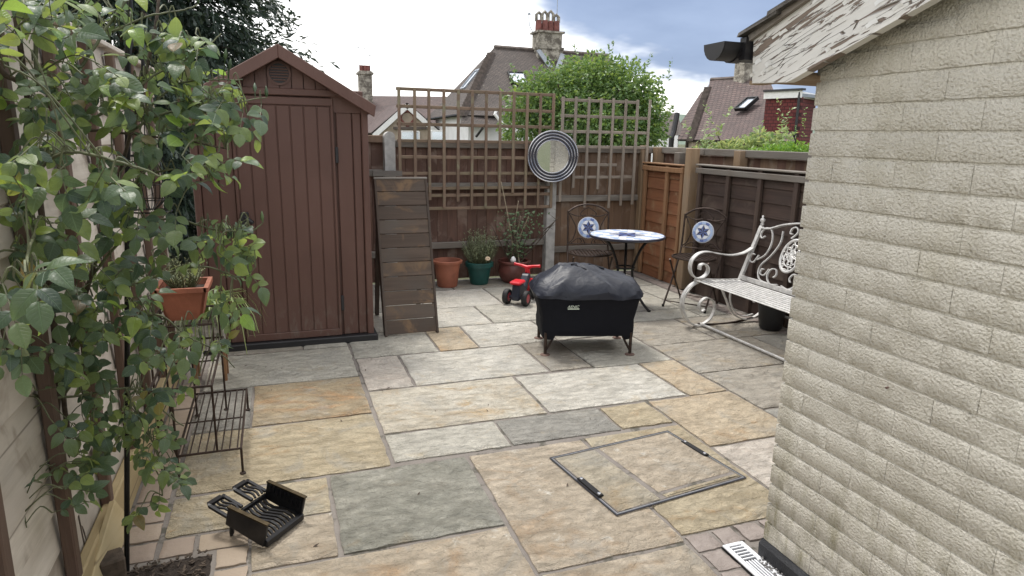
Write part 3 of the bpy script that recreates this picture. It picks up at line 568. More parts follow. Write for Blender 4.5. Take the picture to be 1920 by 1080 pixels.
# left fence
lf = thing('lap_fence', 'pale grey weathered lap fence behind the climbing rose', 'fence', (-.66, 3.0, 0)); LT = 1.78; nb_ = 13
for k in range(nb_):
    for a, b in ((.7, 2.63), (2.64, 4.62)): piece('board', lf, (.013, round(b-a, 2), .155), (rg(-.002, .002), (a+b)/2-3, .16+.127*(k+.5)-.02), 'left_board', (0, R(-5+rg(-.8, .8)), R(rg(-.15, .15))), .004)
for y in (1.2, 1.62, 2.06, 2.5, 2.94, 3.38, 3.82, 4.26): piece('batten', lf, (.034, .042, 1.76), (.032, y-3, .90), 'left_batten', (0, R(rg(-.4, .4)), 0), .004)
piece('capping', lf, (.07, 3.92, .02), (.0, -.34, 1.81), 'left_board')
piece('gravel_board', lf, (.035, 2.62, .17), (.035, .30, .075), 'gravel_board', None, .006)
piece('gravel_board', lf, (.035, .9, .16), (.05, -1.5, .07), 'gravel_board', None, .006)
st = MB(); st.box((-.575, 2.235, .045), (.075, .07, .12), Matrix.Rotation(R(20), 3, 'Z') @ Matrix.Rotation(R(6), 3, 'X')); tag(st.build('stump', 'bark', None, (-.575, 2.235, 0), bevel=.006), 'short sawn off stump in the soil at the fence foot', 'stump')
lb = MB(); lb.bar((-.61, 2.10, .01), (-.575, 2.42, .16), .12, .022, (1, 0, .25)); tag(lb.build('offcut_board', 'gravel_board', None, (-.6, 2.25, 0), bevel=.003), 'pale sawn timber offcut leaning by the stump', 'board')

# ================================================================== SHED
SV = 4.72; SL_, SR_ = -.49, .63; AX = .072; EZ, AZ = 1.63, 1.965
shed = thing('garden_shed', 'brown plastic plank-effect garden shed with apex roof and round vent', 'shed', (AX, SV, 0))
sh = MB(); sh.prism([(SL_-AX+.02, .03, .03), (SR_-AX-.02, .03, .03), (SR_-AX-.02, .03, EZ-.01), (0, .03, AZ-.03), (SL_-AX+.02, .03, EZ-.01)], (0, 1.6, 0)); sh.build('wall', 'shed', shed)
zr = lambda x: AZ-.035-abs(x)*(AZ-EZ)/(SR_-AX)
def vplank(x0, x1, z0, z1, y=0., nm='plank'):
    piece(nm, shed, (round(x1-x0-.006, 3), .02, round(z1-z0, 3)), ((x0+x1)/2, y+.018, (z0+z1)/2), 'shed', None, .004)
for a, b in ((SL_-AX+.045, SL_-AX+.152), (SL_-AX+.152, -.31)): vplank(a, b, .045, 1.60)
for a, b in ((.345, .452), (.452, SR_-AX-.045)): vplank(a, b, .045, 1.60)
for x in (SL_-AX+.022, SR_-AX-.022): piece('corner_trim', shed, (.045, .045, 1.60), (x, .016, .83), 'shed', None, .006)
# door
door = MB(); door.box((.0, -.002, .87), (.64, .02, 1.64)); DX = (.40-.235)/2-AX; dr = door.build('door', 'shed', shed); dr.location = (DX, .016, 0)
nD = 7; wD = .60/nD
for i in range(nD): piece('plank', dr, (round(wD-.006, 3), .012, 1.54), (-.30+wD*(i+.5), -.014, .865), 'shed', None, .004)
for z in (.07, 1.665): piece('door_rail', dr, (.64, .016, .05), (0, -.016, z), 'shed', None, .004)
for x in (-.312, .312): piece('door_stile', dr, (.018, .016, 1.56), (x, -.016, .867), 'shed', None, .004)
hd = MB(); hd.box((-.275, -.045, .90), (.05, .035, .09)); hd.bar((-.275, -.065, .915), (-.225, -.085, .875), .03, .025); hd.build('handle', 'shed_dark', dr, bevel=.006)
for z in (.28, 1.32): piece('hinge', dr, (.022, .02, .11), (.332, -.012, z), 'shed_dark', None, .004)
# header, gable, vent, roof
piece('header_trim', shed, (SR_-SL_-.06, .03, .045), ((SL_+SR_)/2-AX, .004, 1.722), 'shed', None, .005)
for i in range(14):
    x0 = SL_-AX+.04+i*.0745; x1 = x0+.0745; z1 = min(zr(x0), zr(x1))
    if x1 > SR_-AX-.02: break
    g_ = MB(); g_.prism([(x0+.003, .0, 1.70), (x1-.003, .0, 1.70), (x1-.003, .0, max(1.71, zr(x1))), (x0+.003, .0, max(1.71, zr(x0)))], (0, .03, 0)); g_.build('gable_plank', 'shed', shed)
for s in (-1, 1):
    g_ = MB(); xe = (SL_-AX if s < 0 else SR_-AX); g_.prism([(xe*.99, .005, 1.60), (xe*.57, .005, 1.60), (xe*.57, .005, 1.705), (xe*.8, .005, 1.705), (xe*.99, .005, 1.63)], (0, .025, 0)); g_.build('corner_panel', 'shed', shed)
vn = MB(); vn.lathe([(.058, -.014), (.072, -.014), (.074, 0), (.056, 0)], 28, close=True); vo_ = vn.build('vent', 'shed', shed, smooth=True); vo_.rotation_euler = (R(90), 0, 0); vo_.location = (0, -.012, 1.835)
vb = MB(); vb.lathe([(0, 0), (.06, 0), (.06, .01), (0, .01)], 24); b_ = vb.build('vent_backing', 'shed_dark', vo_); b_.location = (0, 0, -.006)
for i in range(6):
    z = -.042+i*.0168; L = 2*math.sqrt(.058**2-z*z); piece('vent_slat', vo_, (round(L, 3), .008, .008), (0, z, .008), 'shed', None, .002)
for s in (-1, 1):
    rm = MB(); xe = (SR_-AX+.03)*s; ze = EZ-.01; th_ = .055
    rm.prism([(0, -.10, AZ-.02), (xe, -.10, ze-.022), (xe+s*.004, -.10, ze+.033), (0, -.10, AZ+.033)], (0, 1.80, 0)); rm.build('roof_panel', 'shed', shed)
    br_ = MB(); br_.prism([(0, -.118, AZ-.045), (xe, -.118, ze-.045), (xe+s*.012, -.118, ze+.03), (0, -.118, AZ+.04)], (0, .017, 0)); br_.build('roof_trim', 'shed', shed, bevel=.004)
bs = MB(); bs.box(((SL_+SR_)/2-AX, .82, .018), (SR_-SL_+.05, 1.74, .05)); bs.build('base', 'shed_dark', shed, bevel=.006)

# ================================================================== LEANING SLATTED PANEL
pn = thing('slatted_panel', 'weathered brown slatted timber panel leaning beside the shed', 'panel', (.915, 4.725, 0)); tilt = math.atan2(.375, 1.13); Rt = (-tilt, 0, 0)
def onp(x, s, d): return (x, math.sin(tilt)*s+math.cos(tilt)*d, math.cos(tilt)*s-math.sin(tilt)*d)
nS = 11; LS = 1.19
for i in range(nS): piece('slat', pn, (.375, .018, round(LS/nS-.004, 3)), onp(rg(-.001, .001), .012+LS/nS*(i+.5), 0), 'plank', Rt, .003)
for x in (-.194, .194): piece('side_rail', pn, (.018, .085, LS), onp(x, LS/2, .028), 'plank_v', Rt, .003)
piece('top_rail', pn, (.41, .09, .016), onp(0, LS+.008, .03), 'fence_grey', Rt, .003)
for x in (-.172, .172):
    q = MB(); q.bar(onp(x, 1.05, .045), (x, .62, .01), .04, .03, (1, 0, 0)); q.build('back_leg', 'plank_v', pn)
for z in (.28, .42): q = MB(); q.bar((-.175, .60-.15*z, z), (.175, .60-.15*z, z), .05, .02); q.build('back_rail', 'plank_v', pn)

# ================================================================== INSPECTION COVER
CC = Vector((1.5225, 2.38, 0)); ca = R(7.4)
cov = thing('inspection_cover', 'recessed inspection cover filled with cut sandstone in a thin steel frame', 'drain cover', (CC.x, CC.y, .0028), ca)
CW, CD = .70, .528
for nm, mat, o_, wd in (('frame', 'ring_dark', 0, .0045), ('inner_frame', 'steel', .007, .003)):
    f_ = MB(); a, b = CW/2-o_, CD/2-o_
    for s in (-1, 1): f_.box((0, s*b, .0022), (2*a+wd, wd, .004)); f_.box((s*a, 0, .0022), (wd, 2*b-wd, .0036))
    f_.build(nm, mat, cov)
fb = MB(); fb.box((0, 0, .001), (CW-.03, CD-.03, .0035)); fb.build('mortar_bed', 'mortar', cov)
for q in ((-.334, -.112, -.248, .248, 'buff2'), (-.092, .334, -.20, .248, 'buffpink'), (-.085, .334, -.248, -.218, 'buff')): slab(*q, 'stone_inlay', cov, .0085, .003, .003, .005)
for sx, yy in ((-1, -.045), (1, .045)):
    k = MB(); k.box((sx*(CW/2-.018), yy, .009), (.03, .17, .008)); kp = k.build('key_plate', 'black_metal', cov, bevel=.003)
    for s in (-1, 1): q = MB(); q.lathe([(0, 0), (.0085, 0), (.0075, .003), (0, .004)], 10, (sx*(CW/2-.018), yy+s*.068, .0135)); q.build('bolt', 'ring_silver', kp, smooth=True)

# ================================================================== DRAIN GRATE
dg = thing('drain_grate', 'white slotted plastic drain channel cover beside the black plinth', 'drain', (1.53, 1.56, .0)); DZ = .006
for x in (-.038, .034): piece('frame_bar', dg, (.018, .42, .008), (x, 0, DZ), 'drain_white', None, .002)
for y in (-.207, -.003, .203): piece('frame_bar', dg, (.06, .016, .0078), (0, y, DZ), 'drain_white', None, .002)
for k in range(5): 
    for yy in (-.105, .055): piece('slot_bar', dg, (.0062, .19 if yy < 0 else .10, .0076), (-.024+k*.0118, yy, DZ), 'drain_white', None, .001)
for k in range(5): piece('slot_bar', dg, (.056, .0062, .0076), (0, .118+k*.0165, DZ), 'drain_white', None, .001)
db = MB(); db.box((0, 0, -.004), (.09, .43, .008)); db.build('channel', 'plinth', dg)
pbm = MB()
for i in range(260):
    c = Vector((rg(1.545, 1.578), rg(1.2, 1.66), rg(.008, .015))); r = rg(.002, .0055); pbm.lathe([(0, -r*.6), (r*.8, -r*.3), (r, 0), (r*.7, r*.45), (0, r*.6)], 6, c)
tag(pbm.build('gravel', 'pebble', None, smooth='all'), 'grey grit lying along the foot of the black plinth', kind='stuff')

# ================================================================== FIRE GRATE
fg = thing('fire_grate', 'black cast iron fire grate with brass edged side plates lying on the slabs', 'fire grate', (-.105, 2.41, .0), R(48)); 
# local x along the width, y towards the two front tongues; the whole basket is tipped back
BW, BD = .20, .15; tp = Matrix.Translation((0, 0, .032)) @ Matrix.Rotation(R(15), 4, 'X')
def gp_(*q): return tp @ Vector(q)
for s, brs in ((-1, True), (1, True)):
    q = MB(); xs = s*BW/2; q.prism([gp_(xs-.006, -.09, .0), gp_(xs-.006, .09, .0), gp_(xs-.006, .09, .075), gp_(xs-.006, -.09, .095)], (.012, 0, 0)); sp_ = q.build('side_plate', 'cast_iron', fg, bevel=.002)
    q = MB(); q.prism([gp_(xs-.008, -.092, .095), gp_(xs-.008, .092, .075), gp_(xs-.008, .092, .081), gp_(xs-.008, -.092, .101)], (.016, 0, 0)); q.build('brass_edge', 'brass', sp_)
    for k in range(9): q = MB(); q.bar(gp_(xs-s*.008, -.075+k*.018, .045), gp_(xs-s*.008, -.075+k*.018, .078), .006, .005, (1, 0, 0)); q.build('fluting', 'cast_iron', sp_)
q = MB(); q.bar(gp_(-BW/2, -.092, .012), gp_(BW/2, -.092, .012), .02, .026); q.build('front_rail', 'cast_iron', fg, bevel=.003)
q = MB(); q.bar(gp_(-BW/2, .088, .012), gp_(BW/2, .088, .012), .012, .02); q.build('back_rail', 'cast_iron', fg, bevel=.002)
for k in range(10):
    x = -BW/2+.016+k*.0187; q = MB(); q.strap([gp_(x+.006*math.sin(i*1.05), -.09+.18*i/6, .008+.010*math.sin(i*1.05)) for i in range(7)], (tp.to_3x3() @ Vector((0, 0, 1))), .008, .009); q.build('bar', 'cast_iron', fg)
for s in (-1, 1):
    x0 = s*.062; y0 = .092
    q = MB(); outl = [(-.036, 0), (-.036, .085), (-.03, .095), (.03, .095), (.036, .085), (.036, 0)]
    for a, b in zip(outl[:-1], outl[1:]): q.bar(gp_(x0+a[0], y0+a[1], .03), gp_(x0+b[0], y0+b[1], .03), .012 if a[1] < .09 else .022, .010)
    tg = q.build('tongue', 'cast_iron', fg)
    for k in range(3): q = MB(); xx = x0-.018+k*.018; q.strap([gp_(xx+.005*math.sin(i*1.3), y0+.085*i/5, .03+.006*math.sin(i*.9)) for i in range(6)], (tp.to_3x3() @ Vector((0, 0, 1))), .007, .007); q.build('bar', 'cast_iron', tg)
for xx, yy in ((-.085, .08), (.085, .08)): q = MB(); b0 = gp_(xx, yy, .008); q.tube([b0, (b0.x, b0.y+.004, .012), (b0.x, b0.y+.008, .0)], [.007, .009, .006], 8); q.build('leg', 'cast_iron', fg)

# ================================================================== WIRE STAND, pots on it
wsx = thing('wire_stand', 'brown stepped wire plant stand by the left fence', 'plant stand', (-.36, 3.24, 0))
def shelf(x0, x1, y0, y1, z, n, feet):
    s_ = MB(); r = .0055
    s_.tube([(x0, y0, z), (x1, y0, z), (x1, y1, z), (x0, y1, z), (x0, y0, z)], r, 6, False); s_.tube([(x0, (y0+y1)/2, z-.006), (x1, (y0+y1)/2, z-.006)], .004, 6)
    so_ = s_.build('shelf', 'bronze_metal', wsx, smooth=True)
    for i in range(n): x = x0+(x1-x0)*(i+.5)/n; q = MB(); q.tube([(x, y0, z), (x, y1, z)], .0032, 6); q.build('wire', 'bronze_metal', so_, smooth=True)
    for fx, fy in feet: q = MB(); q.tube([(fx, fy, z), (fx, fy, .006)], .0055, 6); q.lathe([(0, 0), (.013, 0), (.013, .004), (.006, .009), (0, .009)], 10, (fx, fy, .001)); q.build('leg', 'bronze_metal', wsx, smooth=True)
shelf(-.09, .16, -.36, .36, .12, 8, [(.16, -.36), (.16, .36)]); shelf(-.17, .065, -.36, .36, .42, 7, [(-.09, -.36), (-.09, .36)]); shelf(-.22, .05, .04, .40, .58, 7, [(-.22, .04), (-.22, .40), (.05, .40)])
for P in ([(-.09, -.36, .12), (-.17, -.36, .42)], [(.065, -.36, .42), (.065, -.36, .12)], [(.05, .04, .58), (.05, .04, .42)]): q = MB(); q.tube(P, .005, 6); q.build('side_rod', 'bronze_metal', wsx, smooth=True)
def sqpot(mb, w0, w1, d0, d1, h, wall=.012):
    for s in (-1, 1):
        mb.prism([(s*w0/2, -d0/2, 0), (s*w0/2, d0/2, 0), (s*w1/2, d1/2, h), (s*w1/2, -d1/2, h)], (-s*wall, 0, 0)); mb.prism([(-w0/2, s*d0/2, 0), (w0/2, s*d0/2, 0), (w1/2, s*d1/2, h), (-w1/2, s*d1/2, h)], (0, -s*wall, 0))
        mb.box((s*w1/2, 0, h), (.02, d1+.02, .022)); mb.box((0, s*d1/2, h), (w1, .02, .0215))
    mb.box((0, 0, .008), (w0-.004, d0-.004, .014)); return mb
tp_ = thing('trough_pot', 'square tapered terracotta planter with grey green herb on the wire stand', 'plant pot', (-.435, 3.44, .588), 0)
q = MB(); sqpot(q, .15, .215, .17, .24, .15); q.build('pot', 'terracotta', tp_)
q = MB(); q.box((0, 0, .125), (.185, .205, .01)); q.build('compost', 'soil', tp_)
def bushy(parent, nm, mat, n, c, r, h, leafL, leafW, up=.6, stems=True, matS='cane'):
    b = MB(); s_ = MB()
    for i in range(n):
        a = rg(0, 2*math.pi); rr = r*math.sqrt(rg(0, 1)); lean = Vector((math.cos(a)*rr, math.sin(a)*rr, 0)); base = Vector(c)+lean*.35; tipp = Vector(c)+lean*1.0+Vector((0, 0, h*rg(.55, 1)*(1-.35*(rr/r)**2)))
        s_.tube([base, (base+tipp)/2+lean*.1, tipp], [.003, .0025, .001], 4, False)
        for k in range(9):
            t_ = rg(.2, 1.02); p = base.lerp(tipp, t_); d = Vector((rg(-1, 1), rg(-1, 1), rg(-.1, 1)*up+.25)).normalized(); sd_ = d.cross(Vector((rg(-1, 1), rg(-1, 1), rg(-1, 1)))).normalized(); L, W_ = leafL*rg(.6, 1.2), leafW*rg(.7, 1.2)
            b.add([p, p+d*L*.5+sd_*W_/2, p+d*L, p+d*L*.5-sd_*W_/2], [(0, 1, 2, 3)])
    o = b.build(nm, mat, parent); o['kind'] = 'stuff'
    if stems: s_.build('stems', matS, parent)
    return o
bushy(tp_, 'foliage', 'lav_leaf', 70, (0, 0, .125), .11, .19, .020, .005)
zp = thing('corrugated_planter', 'ribbed zinc planter box on wooden legs by the shed', 'planter', (-.42, 4.17, 0))
q = MB(); n = 22; pts = []
per = [(-.085, -.075), (.085, -.075), (.085, .075), (-.085, .075)]
for i in range(4):
    a, b = Vector(per[i]), Vector(per[(i+1) % 4]); d = (b-a).normalized(); nn = Vector((d.y, -d.x))
    for k in range(n): p = a.lerp(b, k/n)+nn*.0045*math.sin(k/n*2*math.pi*7); pts.append((p.x, p.y, .20))
q.prism(pts, (0, 0, .17)); q.build('box', 'zinc', zp)
for s in (-1, 1): piece('rim', zp, (.2, .022, .022), (0, s*.08, .38), 'fence_grey'); piece('rim', zp, (.022, .138, .0215), (s*.09, 0, .38), 'fence_greyv')
for x in (-.08, .08):
    for y in (-.065, .065): piece('leg', zp, (.022, .022, .2), (x, y, .10), 'new_batten')
q = MB()
for i in range(80):
    a = rg(0, 6.28); L = rg(.16, .34); d = Vector((math.cos(a), math.sin(a), 0)); p0 = Vector((rg(-.05, .05), rg(-.04, .04), .38)); h1 = rg(.06, .16); sd_ = Vector((-d.y, d.x, 0)); w_ = rg(.005, .009)
    P = [p0, p0+d*L*.25+Vector((0, 0, h1)), p0+d*L*.6+Vector((0, 0, h1*1.05)), p0+d*L*.85+Vector((0, 0, h1*.3)), p0+d*L*.95+Vector((0, 0, -h1*rg(.3, 1.2)))]
    o0 = len(q.v)
    for k, p in enumerate(P): ww = w_*(1-.8*k/4); q.v += [tuple(p+sd_*ww), tuple(p-sd_*ww)]
    for k in range(4): q.f.append((o0+2*k, o0+2*k+1, o0+2*k+3, o0+2*k+2))
sp2 = tag(q.build('strap_leaf_plant', 'spider_leaf', None, smooth='all'), 'arching strap leaved green plant growing in the ribbed zinc planter', 'plant'); sp2.location = (-.40, 4.15, 0)

# ================================================================== POTS BY THE FENCE
def pot(label, c, prof, mat, soilz, soilr, n=32):
    p = thing('plant_pot', label, 'plant pot', c); q = MB(); q.lathe(prof, n); q.build('pot', mat, p, smooth=True)
    s_ = MB(); s_.lathe([(0, soilz), (soilr, soilz-.004)], n); s_.build('compost', 'soil', p); return p
def tubprof(rb, rt, h, rim, rimh): return [(0, 0), (rb, 0), (rb+.004, .01), (rt-.006, h-rimh), (rt+rim, h-rimh+.004), (rt+rim+.003, h-.006), (rt+rim-.004, h), (rt-.008, h), (rt-.016, h-rimh), (rb-.004, .03), (0, .03)]
pot('empty terracotta coloured tub standing beside the slatted panel', (1.575, 6.27, .001), tubprof(.095, .135, .265, .014, .032), 'terracotta', .05, .09)
pot('dark green tub holding a silvery lavender bush', (1.915, 6.30, .001), tubprof(.088, .128, .225, .014, .05), 'green_pot', .185, .115)
pot('round bellied oxblood glazed pot with a sparse twiggy shrub', (2.285, 6.29, .001), [(0, 0), (.105, 0), (.12, .01), (.158, .07), (.168, .12), (.155, .175), (.148, .195), (.168, .205), (.172, .222), (.16, .23), (.142, .222), (.138, .19), (.13, .06), (0, .05)], 'oxblood', .185, .135)
lv = thing('lavender_bush', 'silvery green lavender bush growing in the dark green tub', 'plant', (1.915, 6.30, .18)); bushy(lv, 'foliage', 'lav_leaf', 170, (0, 0, 0), .20, .42, .03, .007, 1.2)
q = MB()
for i in range(9): a = i*.7; q.lathe([(0, 0), (.016, .004), (.01, .012), (0, .014)], 7, (.035+.013*math.cos(a), -.17+.004*math.sin(a), .10+.013*math.sin(a)))
q.build('cream_flower', 'cream_flower', lv)
ts = thing('twiggy_shrub', 'sparse twiggy shrub with a few curled leaves in the oxblood pot', 'plant', (2.285, 6.29, .18))
random.seed(5)
for i in range(17):
    a = rg(0, 6.28); sp_ = rg(.05, .26); tipp = Vector((math.cos(a)*sp_+(.12 if i in (2, 3, 4) else 0), math.sin(a)*sp_*.5, rg(.28, .60) if i else .0)); 
    if i == 0: tipp = Vector((-.17, -.05, .85))
    if i == 1: tipp = Vector((.02, -.04, .66))
    if i in (2, 3): tipp = Vector((.36+.04*i, -.04, .40+.03*i))
    b0 = Vector((rg(-.05, .05), rg(-.05, .05), 0)); mid = b0.lerp(tipp, .5)+Vector((rg(-.03, .03), rg(-.03, .03), .02)); P = spline([b0, mid, tipp], 5)
    q = MB(); q.tube(P, [.008*(1-.6*k/(len(P)-1)) for k in range(len(P))], 5); q.build('stem', 'dry_cane' if i in (0, 1, 5, 9) else 'bark', ts, smooth='all')
    if i > 0:
        for k in range(3):
            p = P[rg(0, 1) > .3 and -1 or -4]; d = Vector((rg(-1, 1), rg(-.6, .6), rg(-.3, .9))).normalized(); q = MB(); q.tube([p, p+d*rg(.04, .12)], [.003, .0015], 4); q.build('twig', 'bark', ts)
lq = MB()
for i in range(360):
    zz_ = rg(.08, .56); a = rg(0, 6.28); rr = rg(.02, .06+.38*zz_); c = Vector((math.cos(a)*rr+(.16 if rg(0, 1) < .3 else 0)*zz_*2, math.sin(a)*rr*.6-.02, zz_)); d = Vector((rg(-1, 1), rg(-1, 1), rg(-.6, .6))).normalized(); s_ = d.orthogonal().normalized(); L = rg(.018, .05); lq.add([c, c+d*L*.5+s_*L*.3, c+d*L, c+d*L*.5-s_*L*.3+Vector((0, 0, -.006))], [(0, 1, 2, 3)])
lq.build('leaves', 'pot_leaf', ts)['kind'] = 'stuff'
q = MB(); q.lathe([(0, -.005), (.028, 0), (.03, .02), (.022, .04), (.008, .055), (0, .056)], 10, (-.045, -.10, .05)); q.build('white_ornament', 'white_paint', ts, smooth='all')

# ================================================================== TOY TRIKE
hx = math.atan2(.266, .252); tk = thing('toy_trike', "child's red and navy ride-on toy trike on the slabs", 'toy trike', (1.995, 5.385, 0), hx); tk.scale = (.92, .92, .92)
q = MB(); q.prism([(-.07, -.042, .075), (-.06, -.042, .045), (.06, -.042, .05), (.13, -.042, .10), (.235, -.042, .235), (.225, -.042, .28), (.185, -.042, .265), (.10, -.042, .16), (.055, -.042, .205), (-.035, -.042, .205)], (0, .084, 0)); q.build('body', 'navy', tk, bevel=.012)
q = MB(); q.box((0, 0, .222), (.15, .115, .034)); q.build('seat', 'red', tk, bevel=.013)
q = MB(); q.tube([(.30, 0, .10), (.245, 0, .27), (.235, 0, .335)], [.026, .026, .022], 10); q.box((.305, 0, .14), (.05, .07, .12)); q.build('fork', 'red', tk, smooth=True)
q = MB(); q.tube([(.232, -.125, .352), (.225, -.06, .345), (.235, 0, .325), (.225, .06, .345), (.232, .125, .352)], [.013, .014, .022, .014, .013], 10); hb_ = q.build('handlebar', 'red', tk, smooth=True)
for s in (-1, 1): q = MB(); q.lathe([(0, 0), (.016, 0), (.016, .012), (0, .012)], 12); g2 = q.build('grip_end', 'red', hb_, smooth=True); g2.location = (.232, s*.125, .352); g2.rotation_euler = (R(-90*s), 0, 0)
def wheel(x, y, r, w_):
    t_ = MB(); t_.lathe([(r*.6, -w_/2), (r*.92, -w_/2), (r, -w_*.3), (r, w_*.3), (r*.92, w_/2), (r*.6, w_/2)], 24, close=True); o = t_.build('wheel', 'tyre', tk, smooth=True); o.location = (x, y, r); o.rotation_euler = (R(90), 0, 0)
    h_ = MB(); h_.lathe([(0, -w_*.42), (r*.62, -w_*.42), (r*.62, w_*.42), (r*.3, w_*.5), (0, w_*.5)], 20); h_.build('hub', 'pink_hub', o, smooth=True)
for y in (-.10, .10): wheel(-.02, y, .075, .05)
for y in (-.045, .045): wheel(.315, y, .075, .04)
q = MB(); q.tube([(-.02, -.1, .075), (-.02, .1, .075)], .014, 8); q.build('axle', 'navy', tk)

# ================================================================== COVERED BARBECUE
bd = Vector((.579, -.158)).normalized(); ba = math.atan2(bd.y, bd.x)
bq = thing('covered_barbecue', 'barbecue on short metal legs under a black fitted cover', 'barbecue', (2.035, 4.115, 0), ba)
HW, HD = .30, .20
for sx in (-1, 1):
    for sy in (-1, 1):
        q = MB(); x, y = sx*(HW-.003), sy*(HD-.005); q.tube([(x, y, .16), (x, y, .004)], .0115, 8); q.tube(spline([(x-sx*.075, y, .17), (x-sx*.035, y, .09), (x-sx*.004, y, .035)], 4), .008, 8)
        lo_ = q.build('leg', 'bronze_metal', bq, smooth=True); q = MB(); q.lathe([(0, 0), (.034, 0), (.034, .004), (.012, .009), (0, .009)], 18, (x, y, .0005)); q.build('foot_plate', 'rust', lo_, smooth=True)
def ring(z, hx_, hy_, n, pw, wr, ox=0, oy=0, seed=0, zf=None):
    o = []
    for k in range(n):
        a = 2*math.pi*k/n; c, s = math.cos(a), math.sin(a); x = hx_*math.copysign(abs(c)**(2/pw), c); y = hy_*math.copysign(abs(s)**(2/pw), s)
        q = 1+wr*mnoise.noise((c*3.2+seed, s*3.2, z*5)); o.append((x*q+ox, y*q+oy, z+(zf(x, y) if zf else 0)+wr*.14*mnoise.noise((c*4, s*4, z*9+seed))))
    return o
n = 72
def loft(rings, cap=True):
    q = MB()
    for r in rings: q.v += r
    for j in range(len(rings)-1):
        for k in range(n): q.f.append((j*n+k, j*n+(k+1) % n, (j+1)*n+(k+1) % n, (j+1)*n+k))
    if cap: q.f.append(tuple((len(rings)-1)*n+k for k in range(n)))
    return q
hem = lambda x, y: -.028*(1 if abs(x) > HW*.80 else 0)
body = [ring(.140, .318, .216, n, 7, .012, zf=hem), ring(.16, .326, .222, n, 7, .015, zf=hem), ring(.20, .330, .226, n, 6, .02), ring(.25, .330, .226, n, 6, .03, seed=2), ring(.30, .338, .232, n, 6, .035, seed=3), ring(.35, .352, .240, n, 5, .035, seed=5), ring(.395, .368, .252, n, 4.6, .03, seed=6), ring(.425, .372, .256, n, 4.5, .03, seed=7)]
loft(body, False).build('cover_skirt', 'cloth', bq, smooth='all')
top = [ring(.408, .381, .264, n, 4.6, .03, seed=6), ring(.430, .378, .262, n, 4.4, .035, seed=8), ring(.448, .370, .258, n, 4.0, .04, seed=9), ring(.475, .352, .244, n, 3.6, .04, seed=9), ring(.498, .332, .228, n, 3.2, .04, seed=9), ring(.508, .316, .216, n, 3.0, .04, -.004, seed=9), ring(.530, .262, .186, n, 2.6, .04, -.022, 0, 11),
       ring(.552, .212, .156, n, 2.5, .05, -.042, .01, 12), ring(.574, .165, .122, n, 2.4, .06, -.058, .015, 13), ring(.592, .125, .088, n, 2.4, .08, -.068, .02, 14), ring(.600, .07, .05, n, 2.2, .05, -.072, .02, 15), ring(.602, .01, .01, n, 2, 0, -.072, .02, 15)]
for rr in top:      # pleats
    for i, p in enumerate(rr):
        a = math.atan2(p[1], p[0]); k = .016*max(0, min(1, (p[2]-.40)/.03))*max(0, min(1, (.55-p[2])/.04)); rr[i] = (p[0]*(1+k*1.8*abs(math.sin(a*7.5+p[0]*4))), p[1]*(1+k*1.6*math.sin(a*15)), p[2]+k*.7*math.sin(a*11+2)+.007*mnoise.noise((p[0]*9, p[1]*9, 2)))
loft(top).build('cover_top', 'vinyl', bq, smooth=True).data.set_sharp_from_angle(angle=R(21))
q = MB(); q.bar((-.10, .0, .604), (.0, -.075, .578), .05, .012); q.build('vent_flap', 'cloth', bq, bevel=.004)
q = MB(); q.bar((.02, .02, .599), (.13, .0, .572), .05, .008); q.build('carry_strap', 'cloth', bq, bevel=.003)
tx = bpy.data.curves.new('logo_text', 'FONT'); tx.body = 'AENIC'; tx.size = .026; tx.extrude = .0006; tx.shear = .35
to = bpy.data.objects.new('logo_tmp', tx); col.objects.link(to); dgph = bpy.context.evaluated_depsgraph_get(); tm = bpy.data.meshes.new_from_object(to.evaluated_get(dgph)); bpy.data.objects.remove(to)
tm.materials.append(M['logo']); lo_ = link('logo_print', tm, bq, (-.165, -.262, .352), (R(97), 0, 0)); 
q = MB(); q.box((.042, -.007, .0), (.078, .006, .001)); o = q.build('logo_bar', 'logo', lo_)

# ================================================================== MOSAIC TABLE AND CHAIRS
def star(parent, r, mb_scale=1., ring_n=14, z=.0):
    """six pointed star mosaic, each tessera its own tile, lying in local xy"""
    def tl(poly, m, nm='tile', h=.003):
        q = MB(); c = [sum(p[i] for p in poly)/len(poly) for i in (0, 1)]; q.prism([(c[0]+(p[0]-c[0])*.94, c[1]+(p[1]-c[1])*.94, z) for p in poly], (0, 0, h)); q.build(nm, m, parent)
    P = lambda rr, a: (rr*math.cos(R(a)), rr*math.sin(R(a)))
    ro, ri, rc = r*.66, r*.36, 0
    for k in range(6):
        a = 60*k+30
        tl([(0, 0), P(ri, a-30), P(ro, a)], 't_navy'); tl([(0, 0), P(ro, a), P(ri, a+30)], 't_blue')
        tl([P(ri, a+30), P(ro*.99, a+2), P(r*.70, a+18), P(r*.72, a+30), P(r*.70, a+42), P(ro*.99, a+58)], 't_white')
    for k in range(ring_n): a0, a1 = 360/ring_n*k, 360/ring_n*(k+1); tl([P(r*.74, a0), P(r*.97, a0), P(r*.985, (a0+a1)/2), P(r*.97, a1), P(r*.74, a1)], ('t_mid', 't_pale', 't_blue', 't_mid')[k % 4 if k % 3 else 1])
TC = Vector((2.885, 5.06, 0)); TR, TZ = .332, .648
tb = thing('mosaic_table', 'round bistro table with pale blue mosaic top on curved iron legs', 'table', TC)
q = MB(); q.lathe([(0, TZ-.02), (TR-.01, TZ-.02), (TR, TZ-.012), (TR, TZ), (TR-.006, TZ+.003), (TR-.012, TZ), (0, TZ)], 48); tt = q.build('table_top', 't_dark', tb, smooth=True)
